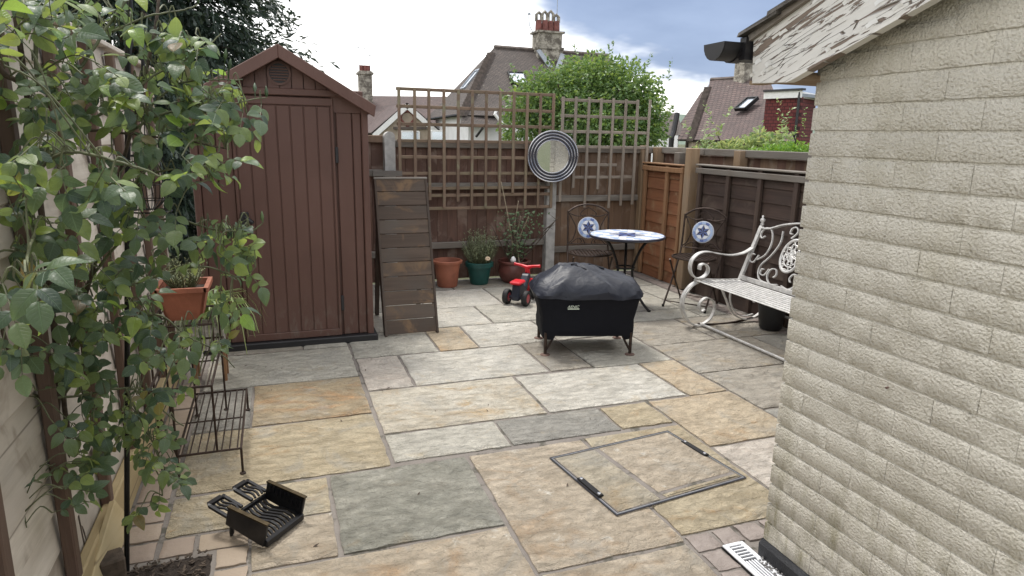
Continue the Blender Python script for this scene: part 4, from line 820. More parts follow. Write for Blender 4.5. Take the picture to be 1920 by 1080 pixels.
def ringtile(r0, r1, n, mats, off=0):
    for k in range(n):
        a0, a1 = 2*math.pi*(k+off)/n, 2*math.pi*(k+off+.93)/n; am = (a0+a1)/2
        q = MB(); q.prism([(r0*math.cos(a0), r0*math.sin(a0), TZ), (r1*math.cos(a0), r1*math.sin(a0), TZ), (r1*1.005*math.cos(am), r1*1.005*math.sin(am), TZ), (r1*math.cos(a1), r1*math.sin(a1), TZ), (r0*math.cos(a1), r0*math.sin(a1), TZ)], (0, 0, .003)); q.build('tile', mats[k % len(mats)], tt)
q = MB(); q.lathe([(0, TZ), (TR-.013, TZ), (TR-.013, TZ+.0012), (0, TZ+.0012)], 40); q.build('grout', 't_grout', tt)
ringtile(TR*.87, TR*.955, 36, ['t_pale', 't_white', 't_pale', 't_white']); ringtile(TR*.66, TR*.86, 24, ['t_white', 't_white', 't_pale']); ringtile(TR*.48, TR*.65, 18, ['t_pale', 't_white', 't_white'])
sq_ = link('star', None, tt, (0, 0, TZ)); star_parent = tt
for k in range(6):
    for s_, m_ in ((-1, 't_navy'), (1, 't_blue')):
        q = MB(); a = R(60*k+30); b = R(60*k+30+30*s_); q.prism([(0, 0, TZ+.0013), (.075*math.cos(b), .075*math.sin(b), TZ+.0013), (.15*math.cos(a), .15*math.sin(a), TZ+.0013)], (0, 0, .002)); q.build('tile', m_, tt)
bpy.data.objects.remove(sq_)
la0 = math.atan2(4.84-TC.y, 3.02-TC.x)
for k in range(3):
    a = la0+2*math.pi*k/3; c, s = math.cos(a), math.sin(a); P = spline([(c*.22, s*.22, TZ-.02), (c*.15, s*.15, .55), (c*.085, s*.085, .40), (c*.075, s*.075, .30), (c*.12, s*.12, .16), (c*.205, s*.205, .05), (c*.255, s*.255, .008)], 5)
    q = MB(); q.tube(P, .0115, 8); q.build('leg', 'black_metal', tb, smooth=True); q = MB(); q.lathe([(0, 0), (.017, 0), (.017, .014), (0, .018)], 10, (c*.257, s*.257, 0)); q.build('foot', 'black_metal', tb, smooth=True)
q = MB(); q.tube([(.08*math.cos(2*math.pi*i/20), .08*math.sin(2*math.pi*i/20), .36) for i in range(21)], .008, 6, False); q.build('leg_ring', 'black_metal', tb, smooth=True)
q = MB(); q.tube([((TR-.06)*math.cos(2*math.pi*i/32), (TR-.06)*math.sin(2*math.pi*i/32), TZ-.025) for i in range(33)], .007, 6, False); q.build('rim_ring', 'black_metal', tb, smooth=True)

def chair(label, c, face):
    """folding bistro chair; local -y is the front"""
    rz = math.atan2(face[1], face[0])+math.pi/2
    t_ = thing('bistro_chair', label, 'chair', c, rz, 'mosaic bistro chairs'); W_ = .19; SZ = .445
    for s in (-1, 1):
        q = MB(); q.tube(spline([(s*W_, -.20, .008), (s*W_, .0, .24), (s*W_, .145, SZ-.01), (s*W_*1.0, .185, .60), (s*W_*1.01, .215, .80)], 4), .0085, 8); q.build('back_post', 'bronze_metal', t_, smooth=True)
        q = MB(); q.tube([(s*(W_-.018), .20, .008), (s*(W_-.018), .0, .23), (s*(W_-.018), -.165, SZ-.015)], .0085, 8); q.build('leg', 'bronze_metal', t_, smooth=True)
        for yy in (-.205, .205): q = MB(); q.lathe([(0, 0), (.012, 0), (.012, .02), (0, .022)], 8, (s*(W_ if yy < 0 else W_-.018), yy, 0)); q.build('foot', 'black_metal', t_)
    q = MB(); q.tube([(-W_, -.165, .048), (W_, -.165, .048)], .006, 6); q.tube([(-W_+.018, .165, .048), (W_-.018, .165, .048)], .006, 6); q.build('stretcher', 'bronze_metal', t_, smooth=True)
    q = MB(); oc = [(.19*math.cos(a)*1.02, .185*math.sin(a)) for a in [2*math.pi*i/28 for i in range(29)]]; q.tube([(x, y-.02, SZ) for x, y in oc], .008, 6, False); seat = q.build('seat_rim', 'bronze_metal', t_, smooth=True)
    for i in range(11):
        x = -.16+i*.032; L = .185*math.sqrt(max(0, 1-(x/.194)**2))*2-.006; q = MB(); q.box((x, -.02, SZ), (.022, L, .004)); q.build('seat_slat', 'bronze_metal', seat)
    yb = lambda z: .145+.07*(z-SZ)/.355
    def bk(P, r=.0055): q = MB(); q.tube(spline([(x, yb(z), z) for x, z in P], 6), r, 6); q.build('back_scroll', 'bronze_metal', t_, smooth=True)
    q = MB(); q.tube(spline([(-W_*1.01, yb(.79), .79), (-.11, yb(.84), .842), (0, yb(.86), .862), (.11, yb(.84), .842), (W_*1.01, yb(.79), .79)], 6), .0085, 8); q.build('back_rail', 'bronze_metal', t_, smooth=True)
    q = MB(); q.tube([(-W_, yb(.50), .50), (W_, yb(.50), .50)], .006, 6); q.build('back_rail', 'bronze_metal', t_, smooth=True)
    for s in (-1, 1):
        bk([(s*.18, .78), (s*.10, .755), (s*.02, .765)]); bk([(s*.18, .775), (s*.135, .70), (s*.115, .64), (s*.14, .55), (s*.18, .51)]); bk([(0, .835), (s*.045, .81), (s*.075, .775), (s*.05, .75)], .0045); bk([(s*.16, .505), (s*.10, .55), (s*.06, .53), (s*.075, .51)], .0045); bk([(s*.03, .505), (s*.05, .545), (s*.085, .555)], .0045)
    d_ = MB(); d_.lathe([(0, 0), (.098, 0), (.1, .004), (.1, .010), (.094, .012), (0, .012)], 32); mo = d_.build('mosaic_disc', 't_grout', t_, smooth=True); mo.location = (0, yb(.65)-.004, .65); mo.rotation_euler = (R(90-11), 0, 0)
    star(mo, .095, z=.0125); return t_
chair('bistro chair with blue star mosaic back standing behind the round table', (2.69, 5.37, 0), (-.30, -.95))
chair('bistro chair with blue star mosaic back against the dark fence by the bench', (3.52, 4.94, 0), (-.80, -.60))

# ================================================================== MIRROR
mi = thing('round_mirror', 'round mirror in a frame of silver and black rings hung on the concrete post', 'mirror', (2.70, 6.335, 1.275)); mi.rotation_euler = (R(90), 0, R(-18))
q = MB(); q.lathe([(0, -.02), (.255, -.02), (.255, .004), (0, .004)], 48); q.build('frame_plate', 'ring_dark', mi, smooth=True)
for r in (.166, .196, .226, .254): q = MB(); q.tube([(r*math.cos(2*math.pi*i/56), r*math.sin(2*math.pi*i/56), .008) for i in range(57)], .0055 if r < .25 else .0075, 8, False); q.build('silver_ring', 'ring_silver', mi, smooth=True)
q = MB(); q.lathe([(0, 0), (.16, 0), (.16, .007), (0, .007)], 48); q.build('mirror_glass', 'mirror', mi)

# ================================================================== SILVER SCROLL BENCH
bn = thing('garden_bench', 'weathered silver wrought iron bench with scroll arms and oval medallion back', 'bench', (3.42, 3.83, 0)); BL, BN = .50, .74
BO = Vector((3.42, 3.83, 0)); zoff = .012
def EP(P, y, n=5): return spline([(u-3.42, y, z+zoff) for u, z in P], n)
front = [(3.13, .365), (3.06, .33), (3.0, .25), (2.995, .16), (3.04, .06), (3.12, .005), (3.2, .0), (3.28, .045), (3.312, .125), (3.285, .195), (3.22, .22), (3.17, .185), (3.163, .135), (3.19, .108), (3.218, .125)]
rear = [(3.34, .36), (3.37, .28), (3.42, .19), (3.47, .10), (3.55, .035), (3.65, .01), (3.75, .04), (3.80, .10), (3.79, .17), (3.74, .20), (3.70, .18), (3.70, .15)]
rear2 = [(3.465, .36), (3.455, .26), (3.46, .18), (3.51, .09), (3.60, .04), (3.70, .05)]
arm = [(3.635, .615), (3.55, .575), (3.43, .56), (3.30, .578), (3.2, .597), (3.115, .585), (3.055, .53), (3.05, .455), (3.09, .40), (3.15, .385), (3.205, .415), (3.215, .465), (3.18, .50), (3.14, .49), (3.135, .455)]
for y in (BL, -BN):
    q = MB(); q.strap(EP(front, y), (0, 1, 0), .03, .009); q.build('front_leg', 'silver', bn, smooth=True)
    q = MB(); q.strap(EP(front[:7], y-.03*(1 if y > 0 else -1)), (0, 1, 0), .012, .012); q.build('front_leg_rib', 'silver', bn, smooth=True)
    q = MB(); q.strap(EP(rear, y), (0, 1, 0), .026, .009); q.build('rear_leg', 'silver', bn, smooth=True); q = MB(); q.strap(EP(rear2, y), (0, 1, 0), .018, .008); q.build('rear_scroll', 'silver', bn, smooth=True)
    q = MB(); q.strap(EP([(3.17, .005), (3.3, -.008), (3.45, -.010), (3.6, .002), (3.76, .03), (3.84, .055)], y), (0, 1, 0), .02, .012); q.build('foot_runner', 'bronze_metal', bn, smooth=True)
    q = MB(); q.strap(EP(arm, y), (0, 1, 0), .042, .008); q.build('arm_rest', 'silver', bn, smooth=True)
    q = MB(); q.strap(EP([(3.10, .375), (3.3, .355), (3.56, .345)], y), (0, 1, 0), .012, .03); q.build('seat_bearer', 'silver', bn, smooth=True)
    q = MB(); q.bar((3.525-3.42, y, .34), (3.70-3.42, y, .80), .032, .022, (1, 0, 0)); q.build('back_post', 'silver', bn)
    q = MB(); q.lathe([(0, 0), (.014, .0), (.016, .01), (.010, .02), (.020, .035), (.020, .048), (.008, .062), (.009, .075), (0, .082)], 12, (3.703-3.42, y, .805)); q.build('finial', 'silver', bn, smooth='all')
bu = lambda z: 3.525-3.42+.175*(z-.34)/.46
for i in range(9): u = -.305+i*.0485; piece('seat_slat', bn, (.027, BL+BN+.03, .007), (u, (BL-BN)/2, .382-.018*(i/8)), 'silver', (0, R(2), 0), .002)
for (z, d_) in ((.385, .028),): q = MB(); q.bar((bu(z), -BN, z), (bu(z), BL, z), .018, .035); q.build('back_bottom_rail', 'silver', bn)
def BKP(P, y0=0, s=1, n=5): return spline([(bu(z), y0+s*y, z) for y, z in P], n)
q = MB(); q.strap(BKP([(-BN, .785), (-.63, .79), (-.5, .835), (-.36, .865), (-.24, .868), (-.12, .862), (0, .868), (.12, .865), (.27, .835), (.40, .79), (BL, .785)]), (1, 0, -.38), .026, .010); q.build('back_top_rail', 'silver', bn, smooth=True)
q = MB(); q.lathe([(0, 0), (.016, 0), (.010, .014), (.019, .028), (.012, .05), (0, .058)], 12, (bu(.87), 0.03, .872)); q.build('finial', 'silver', bn, smooth='all')
for Y0 in (.07, -.31):
    oq = MB(); oq.tube([(bu(.63+.118*math.sin(a)), Y0+.098*math.cos(a), .63+.118*math.sin(a)) for a in [2*math.pi*i/36 for i in range(37)]], .011, 8, False); md = oq.build('medallion', 'silver', bn, smooth=True)
    q = MB()
    for k in range(16):
        a = 2*math.pi*k/16; P = []
        for t_ in (0, .3, .6, .98): rr = t_; aa = a+.5*math.sin(t_*3.1)*(1 if k % 2 else -1); P.append((bu(.63+.118*rr*math.sin(aa)), Y0+.098*rr*math.cos(aa), .63+.118*rr*math.sin(aa)))
        q.tube(spline(P, 3), .0042, 5)
    for rr in (.35, .68): q.tube([(bu(.63+.118*rr*math.sin(a)), Y0+.098*rr*math.cos(a), .63+.118*rr*math.sin(a)) for a in [2*math.pi*i/24 for i in range(25)]], .0042, 5, False)
    for k in range(30): a = rg(0, 6.28); rr = rg(.3, .95); q.lathe([(0, -.006), (.010, 0), (0, .006)], 6, (bu(.63+.118*rr*math.sin(a)), Y0+.098*rr*math.cos(a), .63+.118*rr*math.sin(a)))
    q.build('filigree', 'silver', md, smooth=True)
    for s in ((1, -1) if Y0 > 0 else (-1,)):
        for P in ([(.115, .40), (.23, .415), (.27, .50), (.20, .60), (.16, .70), (.18, .79)], [(.33, .58), (.36, .52), (.41, .53), (.41, .575), (.375, .58)], [(.33, .545), (.26, .60), (.25, .70), (.30, .78), (.37, .79), (.40, .745), (.375, .71), (.345, .73)],
                  [(.02, .41), (.10, .40), (.155, .445), (.145, .50), (.095, .51), (.07, .475), (.09, .45)], [(.07, .75), (.03, .80), (.06, .835), (.10, .82), (.10, .785), (.075, .785)], [(.165, .50), (.19, .45), (.235, .45), (.24, .485), (.215, .49)]):
            q = MB(); q.strap(BKP(P, Y0, s, 6), (1, 0, -.38), .014, .008); q.build('back_scroll', 'silver', bn, smooth=True)
q = MB(); q.tube([(3.19-3.42, BL, .018), (3.21-3.42, -BN, .018)], .010, 8); q.build('front_stretcher', 'silver', bn, smooth=True)
q = MB(); q.tube([(3.80-3.42, BL, .10), (3.80-3.42, -BN, .10)], .010, 8); q.build('rear_stretcher', 'silver', bn, smooth=True)
q = MB(); q.lathe([(0, 0), (.075, 0), (.09, .02), (.105, .16), (.11, .2), (.115, .2), (.115, .215), (.10, .215), (.095, .18), (0, .17)], 28); tag(q.build('plant_tub', 'black_plastic', None, smooth=True), 'black plastic tub tucked under the silver bench', 'tub').location = (3.69, 4.10, .001)

# ================================================================== HOUSES BEYOND
def quad(mb, P, uvs):
    """roof plane with metric uv: u along the eave, v up the slope"""
    P = [Vector(p) for p in P]; o = len(mb.v); mb.v += [tuple(p) for p in P]; mb.f.append(tuple(range(o, o+len(P))))
    e = (P[1]-P[0]).normalized(); nrm = e.cross(P[2]-P[0]).normalized(); up = nrm.cross(e); uvs.append([((p-P[0]).dot(e), (p-P[0]).dot(up)) for p in P])
def roofpart(name, mat, parent, planes, loc):
    mb = MB(); uvs = []
    for P in planes: quad(mb, P, uvs)
    me = bpy.data.meshes.new(name); me.from_pydata([tuple(Vector(q)-Vector(loc)) for q in mb.v], [], mb.f); ul = me.uv_layers.new(name='UVMap'); i = 0
    for u in uvs:
        for a in u: ul.data[i].uv = a; i += 1
    me.materials.append(M[mat]); o = link(name, me, parent); sm = o.modifiers.new('thick', 'SOLIDIFY'); sm.thickness = .08; sm.offset = 0; return o
def loc_(mb, name, mat, parent, loc, **k): o = mb.build(name, mat, parent, loc, **k); o.location = (0, 0, 0); return o
def ribbon(mb, pts, r=.09, n=6): mb.tube(pts, r, n)
def window_on(parent, P0, ex, ey, w_, h_, fw=.06, glass='glass', frame='black_metal', nrm=None, name='roof_window', sill=False):
    """window lying in the plane (ex, ey) with its lower left corner P0"""
    ex, ey = Vector(ex).normalized(), Vector(ey).normalized(); n_ = (ex.cross(ey)).normalized() if nrm is None else Vector(nrm); L = Vector(parent.location)
    f_ = MB()
    for a, b, ww in ((P0, P0+ex*w_, fw), (P0+ey*h_, P0+ey*h_+ex*w_, fw)): f_.bar(a+n_*.05, b+n_*.05, ww*1.4, .10, n_)
    for a, b in ((P0, P0+ey*h_), (P0+ex*w_, P0+ex*w_+ey*h_)): f_.bar(a+n_*.05, b+n_*.05, fw*1.4, .105, n_)
    o = loc_(f_, name, frame, parent, L); g_ = MB(); g_.add([P0+n_*.06, P0+ex*w_+n_*.06, P0+ex*w_+ey*h_+n_*.06, P0+ey*h_+n_*.06], [(0, 1, 2, 3)]); loc_(g_, 'pane', glass, o, L); return o
def aerial(parent, base, h, d, n=8, L=.9, r=.02):
    base = Vector(base); d = Vector(d).normalized(); q = MB(); q.tube([base, base+Vector((0, 0, h))], r, 5); c = base+Vector((0, 0, h*.96)); q.tube([c-d*L*.5, c+d*L*.5], r*.8, 5); sd_ = d.cross(Vector((0, 0, 1)))
    for i in range(n): p = c+d*L*(-.5+i/(n-1)); ww = .16+.12*(i/(n-1)); q.tube([p-sd_*ww, p+sd_*ww], r*.5, 4)
    return loc_(q, 'aerial', 'lead', parent, parent.location)

# main house with the big chimney
A, B = at(927, 91, 32), at(1150, 114, 34); A = Vector((A.x, A.y, 5.62)); B = Vector((B.x, A.y+.4, 5.62))
ez = 2.28; C = at(868, 236, 27.5); C.z = ez; D = Vector((16.2, C.y-.9, ez)); Eb = at(800, 222, 34.5); Eb.z = ez
mh = thing('chalet_house', 'white walled house with steep dark tiled hip roof and tall mossy chimney', 'house', (12.5, 31, 0))
kh = A.lerp(C, .16); G1 = A.lerp(Eb, .16)
roof = roofpart('roof', 'roof_grey', mh, [[C, D, B, A], [Eb, C, kh, G1], [D, Vector((D.x, Eb.y+3, ez)), B], [Vector((D.x, Eb.y+3, ez)), Eb, A, B], [G1, kh, A]], mh.location)
q = MB()
for i in range(26): p = A.lerp(C, .12+.88*i/25); q.box(p+Vector((0, 0, .06)), (.30, .30, .14), Matrix.Rotation(R(45), 3, 'Z'))
loc_(q, 'hip_tiles', 'ridge_tile', roof, mh.location)
q = MB(); q.tube([A+Vector((0, 0, .05)), B+Vector((0, 0, .05))], .12, 6); loc_(q, 'ridge_tiles', 'ridge_tile', roof, mh.location)
q = MB(); cw = Vector((C.x+.35, C.y+.4, 0)); q.prism([cw, (D.x-.4, D.y+.4, 0), (D.x-.4, Eb.y+2.5, 0), (Eb.x+.4, Eb.y-.3, 0)], (0, 0, ez+.05)); loc_(q, 'wall', 'render_white', mh, mh.location)
ex = (D-C).normalized(); ey = ((A+(B-A)*.3)-(C+(D-C)*.3)); ey = (ey-ex*ey.dot(ex)).normalized(); nn = ex.cross(ey).normalized()
def onplane(x, y, P, n_): r = ray(x, y); return Vector((0, 0, CH))+r*((P-Vector((0, 0, CH))).dot(n_)/r.dot(n_))
P0 = onplane(960, 158, C, nn); window_on(mh, P0, ex, ey, .75, 1.05)
P0 = onplane(944, 232, C, nn); 
# left hip roof light
ex2 = (C-Eb).normalized(); ey2 = (A-Eb); ey2 = (ey2-ex2*ey2.dot(ex2)).normalized(); n2_ = ex2.cross(ey2).normalized(); P0 = onplane(866, 168, Eb, n2_); window_on(mh, P0, ex2, ey2, .8, 1.1, frame='lead')
# windows in the white wall
wy = C.y+.38
for px, py, ww, hh in ((808, 262, .55, .85), (915, 262, .9, 1.0), (945, 258, .8, .95)):
    P0 = onv(px, py, wy); window_on(mh, Vector((P0.x, wy, max(.8, P0.z-.5))), (1, 0, 0), (0, 0, 1), ww, hh, .05, 'glass', 'white_paint', (0, -1, 0), 'window')
# low porch roof with a white bargeboard over it
PR = [onv(862, 236, C.y-.6), onv(940, 238, C.y-.6), onv(936, 212, C.y+.4), onv(868, 206, C.y+.4)]
roofpart('porch_roof', 'roof_grey', mh, [PR], mh.location)
q = MB(); q.tube([onv(932, 205, C.y-.5), onv(928, 214, C.y-.55), onv(942, 232, C.y-.6)], .07, 5); q.tube([onv(948, 236, C.y-.5), onv(962, 262, C.y-.5)], .09, 5); loc_(q, 'bargeboard', 'white_paint', mh, mh.location)
q = MB(); q.tube([onv(800, 224, C.y+1.2), onv(870, 214, C.y)], .05, 5); q.tube([onv(905, 240, C.y-.6), onv(893, 256, C.y-.2)], .06, 5); loc_(q, 'gutter', 'black_plastic', mh, mh.location)
chc = A.lerp(B, .42); chc = onv(1025, 100, A.y); cx, cy = chc.x, A.y
ch = MB(); ch.prism([(cx-.66, cy-.5, 4.0), (cx+.66, cy-.5, 4.0), (cx+.66, cy+.5, 4.0), (cx-.66, cy+.5, 4.0)], (0, 0, 1.75)); c_ = loc_(ch, 'chimney', 'chimney', mh, mh.location)
ch = MB(); ch.box((cx, cy, 5.75), (1.40, 1.1, .1)); ch.box((cx, cy, 6.12), (1.22, .92, .70)); ch.box((cx, cy, 6.50), (1.42, 1.12, .09)); loc_(ch, 'chimney_stack', 'chimney', c_, mh.location)
for i, (dx, hh) in enumerate(((-.47, .75), (-.16, .85), (.16, .92), (.46, .66))):
    q = MB(); q.lathe([(0, 0), (.17, 0), (.15, .5), (.13, .55), (0, .55)], 12, (cx+dx, cy-.05*(i % 2), 6.53)); s_ = cx+dx; zz_ = 6.53+.5
    po = loc_(q, 'chimney_pot', 'chimney_pot', c_, mh.location, smooth=True); q = MB(); hh2 = hh-.1; q.tube([(s_-.13, cy, zz_), (s_-.13, cy, zz_+hh2*.45), (s_, cy, zz_+hh2*.62), (s_+.13, cy, zz_+hh2*.45), (s_+.13, cy, zz_)], .075, 6); loc_(q, 'cowl', 'chimney', po, mh.location)
q = MB(); q.bar((cx-.66, cy-.52, 5.62), (cx-.1, cy-.62-.5, 4.62), .25, .05, (0, -1, 1)); q.bar((cx-.1+.2, cy-.62-.5, 4.62), (cx+.66, cy-.52, 5.5), .25, .05, (0, -1, 1)); loc_(q, 'flashing', 'lead', c_, mh.location)
aerial(mh, (cx+.62, cy+.3, 6.4), 2.35, (1, .1, .12), 9, 1.0, .018)
q = MB(); q.tube(spline([(cx-.75, cy, 6.5), (cx-.95, cy, 6.8), (cx-1.0, cy, 7.3)], 5), .02, 5); q.lathe([(0, 0), (.09, .02), (.05, .1), (0, .11)], 8, (cx-.98, cy, 7.28)); loc_(q, 'aerial', 'lead', mh, mh.location)

# left far house
lh = thing('tiled_house', 'far house with reddish tile roof and a white edged front gable', 'house', (9, 42, 0))
La, Lb = at(600, 176, 41), at(985, 188, 39); Lz = (La.z+Lb.z)/2; La.z = Lb.z = Lz; Lc, Ld = at(600, 262, 35), at(985, 268, 34); Lc.z = Ld.z = 1.25
bk_ = Vector((La.x-Lc.x, La.y-Lc.y, 0))
roof = roofpart('roof', 'roof_red', lh, [[Lc, Ld, Lb, La], [La, Lb, Ld+bk_*2, Lc+bk_*2]], lh.location)
q = MB(); q.prism([Lc+bk_*.06+Vector((0, 0, -1.25)), Ld+bk_*.06+Vector((0, 0, -1.25)), Ld+bk_*1.9+Vector((0, 0, -1.25)), Lc+bk_*1.9+Vector((0, 0, -1.25))], (0, 0, 1.3)); loc_(q, 'wall', 'stucco', lh, lh.location)
gv = 33.8; ga, g0, g1 = onv(762, 201, gv), onv(700, 257, gv), onv(822, 254, gv)
q = MB(); q.prism([g0, (g0.x, gv, 0), (g1.x, gv, 0), g1, ga], (0, 1.5, 0)); gw = loc_(q, 'gable_wall', 'stucco', lh, lh.location)
q = MB()
for b in (g0, g1): q.bar(ga+Vector((0, -.15, .05)), b+Vector((0, -.15, .05)), .12, .24, (0, 0, 1))
loc_(q, 'bargeboard', 'white_paint', gw, lh.location)
up_ = Vector((0, 0, .22)); roofpart('gable_roof', 'roof_red', lh, [[g0+Vector((-.1, -.2, .18)), ga+Vector((0, -.2, .18)), ga+Vector((0, 5, .18)), g0+Vector((-.1, 5, .18))], [ga+Vector((0, -.2, .18)), g1+Vector((.1, -.2, .18)), g1+Vector((.1, 5, .18)), ga+Vector((0, 5, .18))]], lh.location)
cc = onv(764, 222, gv-.05); q = MB(); q.tube([(cc.x+.36*math.cos(a), gv-.05, cc.z+.36*math.sin(a)) for a in [R(20*i) for i in range(0, 10)]], .08, 6); q.tube([(cc.x-.36, gv-.05, cc.z-.02), (cc.x, gv-.05, cc.z-.4), (cc.x+.36, gv-.05, cc.z-.02)], .06, 6); loc_(q, 'gable_ornament', 'chimney_pot', gw, lh.location)
q = MB(); a_, b_ = onv(738, 240, gv-.1), onv(800, 240, gv-.1); q.bar(a_, b_, .1, .12); loc_(q, 'string_course', 'ridge_tile', gw, lh.location)
P0 = onv(752, 262, gv-.02); window_on(lh, Vector((P0.x, gv-.02, P0.z)), (1, 0, 0), (0, 0, 1), .9, .42, .05, 'glass', 'white_paint', (0, -1, 0), 'window')
cc = at(685, 172, 39); q = MB(); q.box((cc.x, cc.y, cc.z+.1), (.72, .8, 2.1)); q.box((cc.x, cc.y, cc.z+1.02), (.9, .95, .12)); lc_ = loc_(q, 'chimney', 'chimney', lh, lh.location)
for dx in (-.2, .02, .2): q = MB(); q.lathe([(0, 0), (.11, 0), (.11, .42), (0, .42)], 10, (cc.x+dx, cc.y, cc.z+1.06)); loc_(q, 'chimney_pot', 'chimney_pot', lc_, lh.location, smooth=True)
aerial(lh, (cc.x-.3, cc.y, cc.z+1), 1.5, (1, .2, 0), 4, .8, .02); aerial(lh, (cc.x+.32, cc.y, cc.z+1), 1.1, (1, 0, .2), 4, .5, .02)

# right house with hung tiles
rh = thing('tile_roof_house', 'house with mottled red brown hip roof, roof light and red tile hung dormer', 'house', (14.5, 19.5, 0))
Ra, Rb = at(1333, 152, 22.5), at(1440, 152, 21); Rb.z = Ra.z; Rc, Rd, Re = at(1296, 264, 19.6), at(1490, 284, 16.2), at(1258, 248, 23.5); Re.z = Rc.z; Rd.z = Rc.z
k1, k2 = Ra.lerp(Rc, .17), Ra.lerp(Re, .2)
roof = roofpart('roof', 'roof_red', rh, [[Rc, Rd, Rb, k1 if False else Ra], [Re, Rc, k1, k2]], rh.location)
roofpart('side_roof', 'roof_brown', rh, [[Re+Vector((0, -.02, .02)), Rc+Vector((-.02, 0, .02)), k1+Vector((-.02, 0, .02)), k2+Vector((-.02, 0, .02))], [Rd+Vector((1, 4, 0)), Re+Vector((4, 4, 0)), Ra, Rb]], rh.location)
q = MB(); q.prism([k2, k1, Ra], (.05, .05, 0)); loc_(q, 'gablet', 'lead', rh, rh.location)
q = MB()
for i in range(22): q.box(k1.lerp(Rc, i/21)+Vector((0, 0, .05)), (.2, .2, .1), Matrix.Rotation(R(30), 3, 'Z'))
q.tube([Ra+Vector((0, 0, .03)), Rb+Vector((0, 0, .03))], .08, 6); loc_(q, 'hip_tiles', 'ridge_tile', roof, rh.location)
ex = (Rd-Rc).normalized(); ey = (Ra-Rc); ey = (ey-ex*ey.dot(ex)).normalized(); nn = ex.cross(ey).normalized(); P0 = onplane(1379, 208, Rc, nn); window_on(rh, P0, ex, ey, .42, .56, .03, 'glass', 'black_metal')
cb = Vector((0, 0, -Rc.z)); q = MB(); c0 = Vector((Re.x+.5, Re.y-.2, 0)); q.prism([Vector((Rc.x+.3, Rc.y+.35, 0)), Vector((Rd.x, Rd.y+.6, 0)), Vector((Rd.x+3, Rd.y+5, 0)), c0], (0, 0, Rc.z)); loc_(q, 'wall', 'stucco', rh, rh.location)
cc = onplane(1402, 152, Rb, nn); cc = Ra.lerp(Rb, .62); q = MB(); q.box((cc.x, cc.y, cc.z+.25), (.55, .5, 1.3)); loc_(q, 'chimney', 'chimney', rh, rh.location)
t0, t1 = at(1436, 184, 17.2), at(1503, 178, 16.4); t1.z = t0.z; b1 = at(1503, 282, 16.4); t2 = t1+(Vector((1.0, .55, 0))); lowz = 1.0
q = MB(); uvs = []
for a, b in ((t0, t1), (t1, t2)): quad(q, [Vector((a.x, a.y, lowz)), Vector((b.x, b.y, lowz)), b, a], uvs)
me = bpy.data.meshes.new('dormer'); me.from_pydata([tuple(Vector(p)-rh.location) for p in q.v], [], q.f); ul = me.uv_layers.new(name='UVMap'); i = 0
for u in uvs:
    for a in u: ul.data[i].uv = (a[0]*1.2, a[1]*1.3); i += 1
me.materials.append(M['tile_hung']); dm = link('tile_hung_dormer', me, rh); sm = dm.modifiers.new('thick', 'SOLIDIFY'); sm.thickness = .1; sm.offset = -1
q = MB(); dd = (t1-t0).normalized(); pn_ = Vector((dd.y, -dd.x, 0))*.08; q.bar(t0+pn_+Vector((0, 0, .06)), t1+pn_+dd*.05+Vector((0, 0, .06)), .05, .17); q.bar(t1+pn_+Vector((0, 0, .05)), t2+pn_+Vector((0, 0, .05)), .05, .15); loc_(q, 'fascia', 'white_paint', dm, rh.location)
q = MB(); q.bar(t0+pn_+Vector((0, 0, .17)), t1+pn_+dd*.1+Vector((0, 0, .17)), .16, .05); q.tube([t1+pn_+Vector((0, 0, .1)), t1+pn_*1.2+Vector((0, 0, 0)), (t1.x+pn_.x, t1.y+pn_.y, .9)], .035, 6); loc_(q, 'downpipe', 'black_plastic', dm, rh.location)
q = MB(); q.prism([t0+dd*.02, t1, t1-pn_*18, t0+dd*.02-pn_*18], (0, 0, .08)); loc_(q, 'flat_roof', 'lead', dm, rh.location)

# white annexe with black flue
wa = thing('white_annexe', 'low white rendered annexe with grey tiled lean-to roof behind the green tree', 'building', (13, 24, 0)); w0, w1 = at(1190, 252, 24), at(1272, 252, 21.8); q = MB(); q.prism([(w0.x, w0.y, 0), (w1.x, w1.y, 0), (w1.x+2, w1.y+3, 0), (w0.x+2, w0.y+3, 0)], (0, 0, w0.z-.02)); loc_(q, 'wall', 'render_white', wa, wa.location)
w1.z = w0.z; roofpart('roof', 'roof_grey', wa, [[w0+Vector((-.2, -.25, -.05)), w1+Vector((.1, -.25, -.05)), w1+Vector((1.2, 2.0, .75)), w0+Vector((1.2, 2.0, .75))]], wa.location)
f0 = at(1258, 276, 21.2); f1 = at(1270, 212, 21.2); q = MB(); q.tube([(f0.x, f0.y, .3), f0+Vector((0, 0, .3)), f0.lerp(f1, .45), f1], .085, 8); loc_(q, 'flue', 'black_plastic', wa, wa.location)

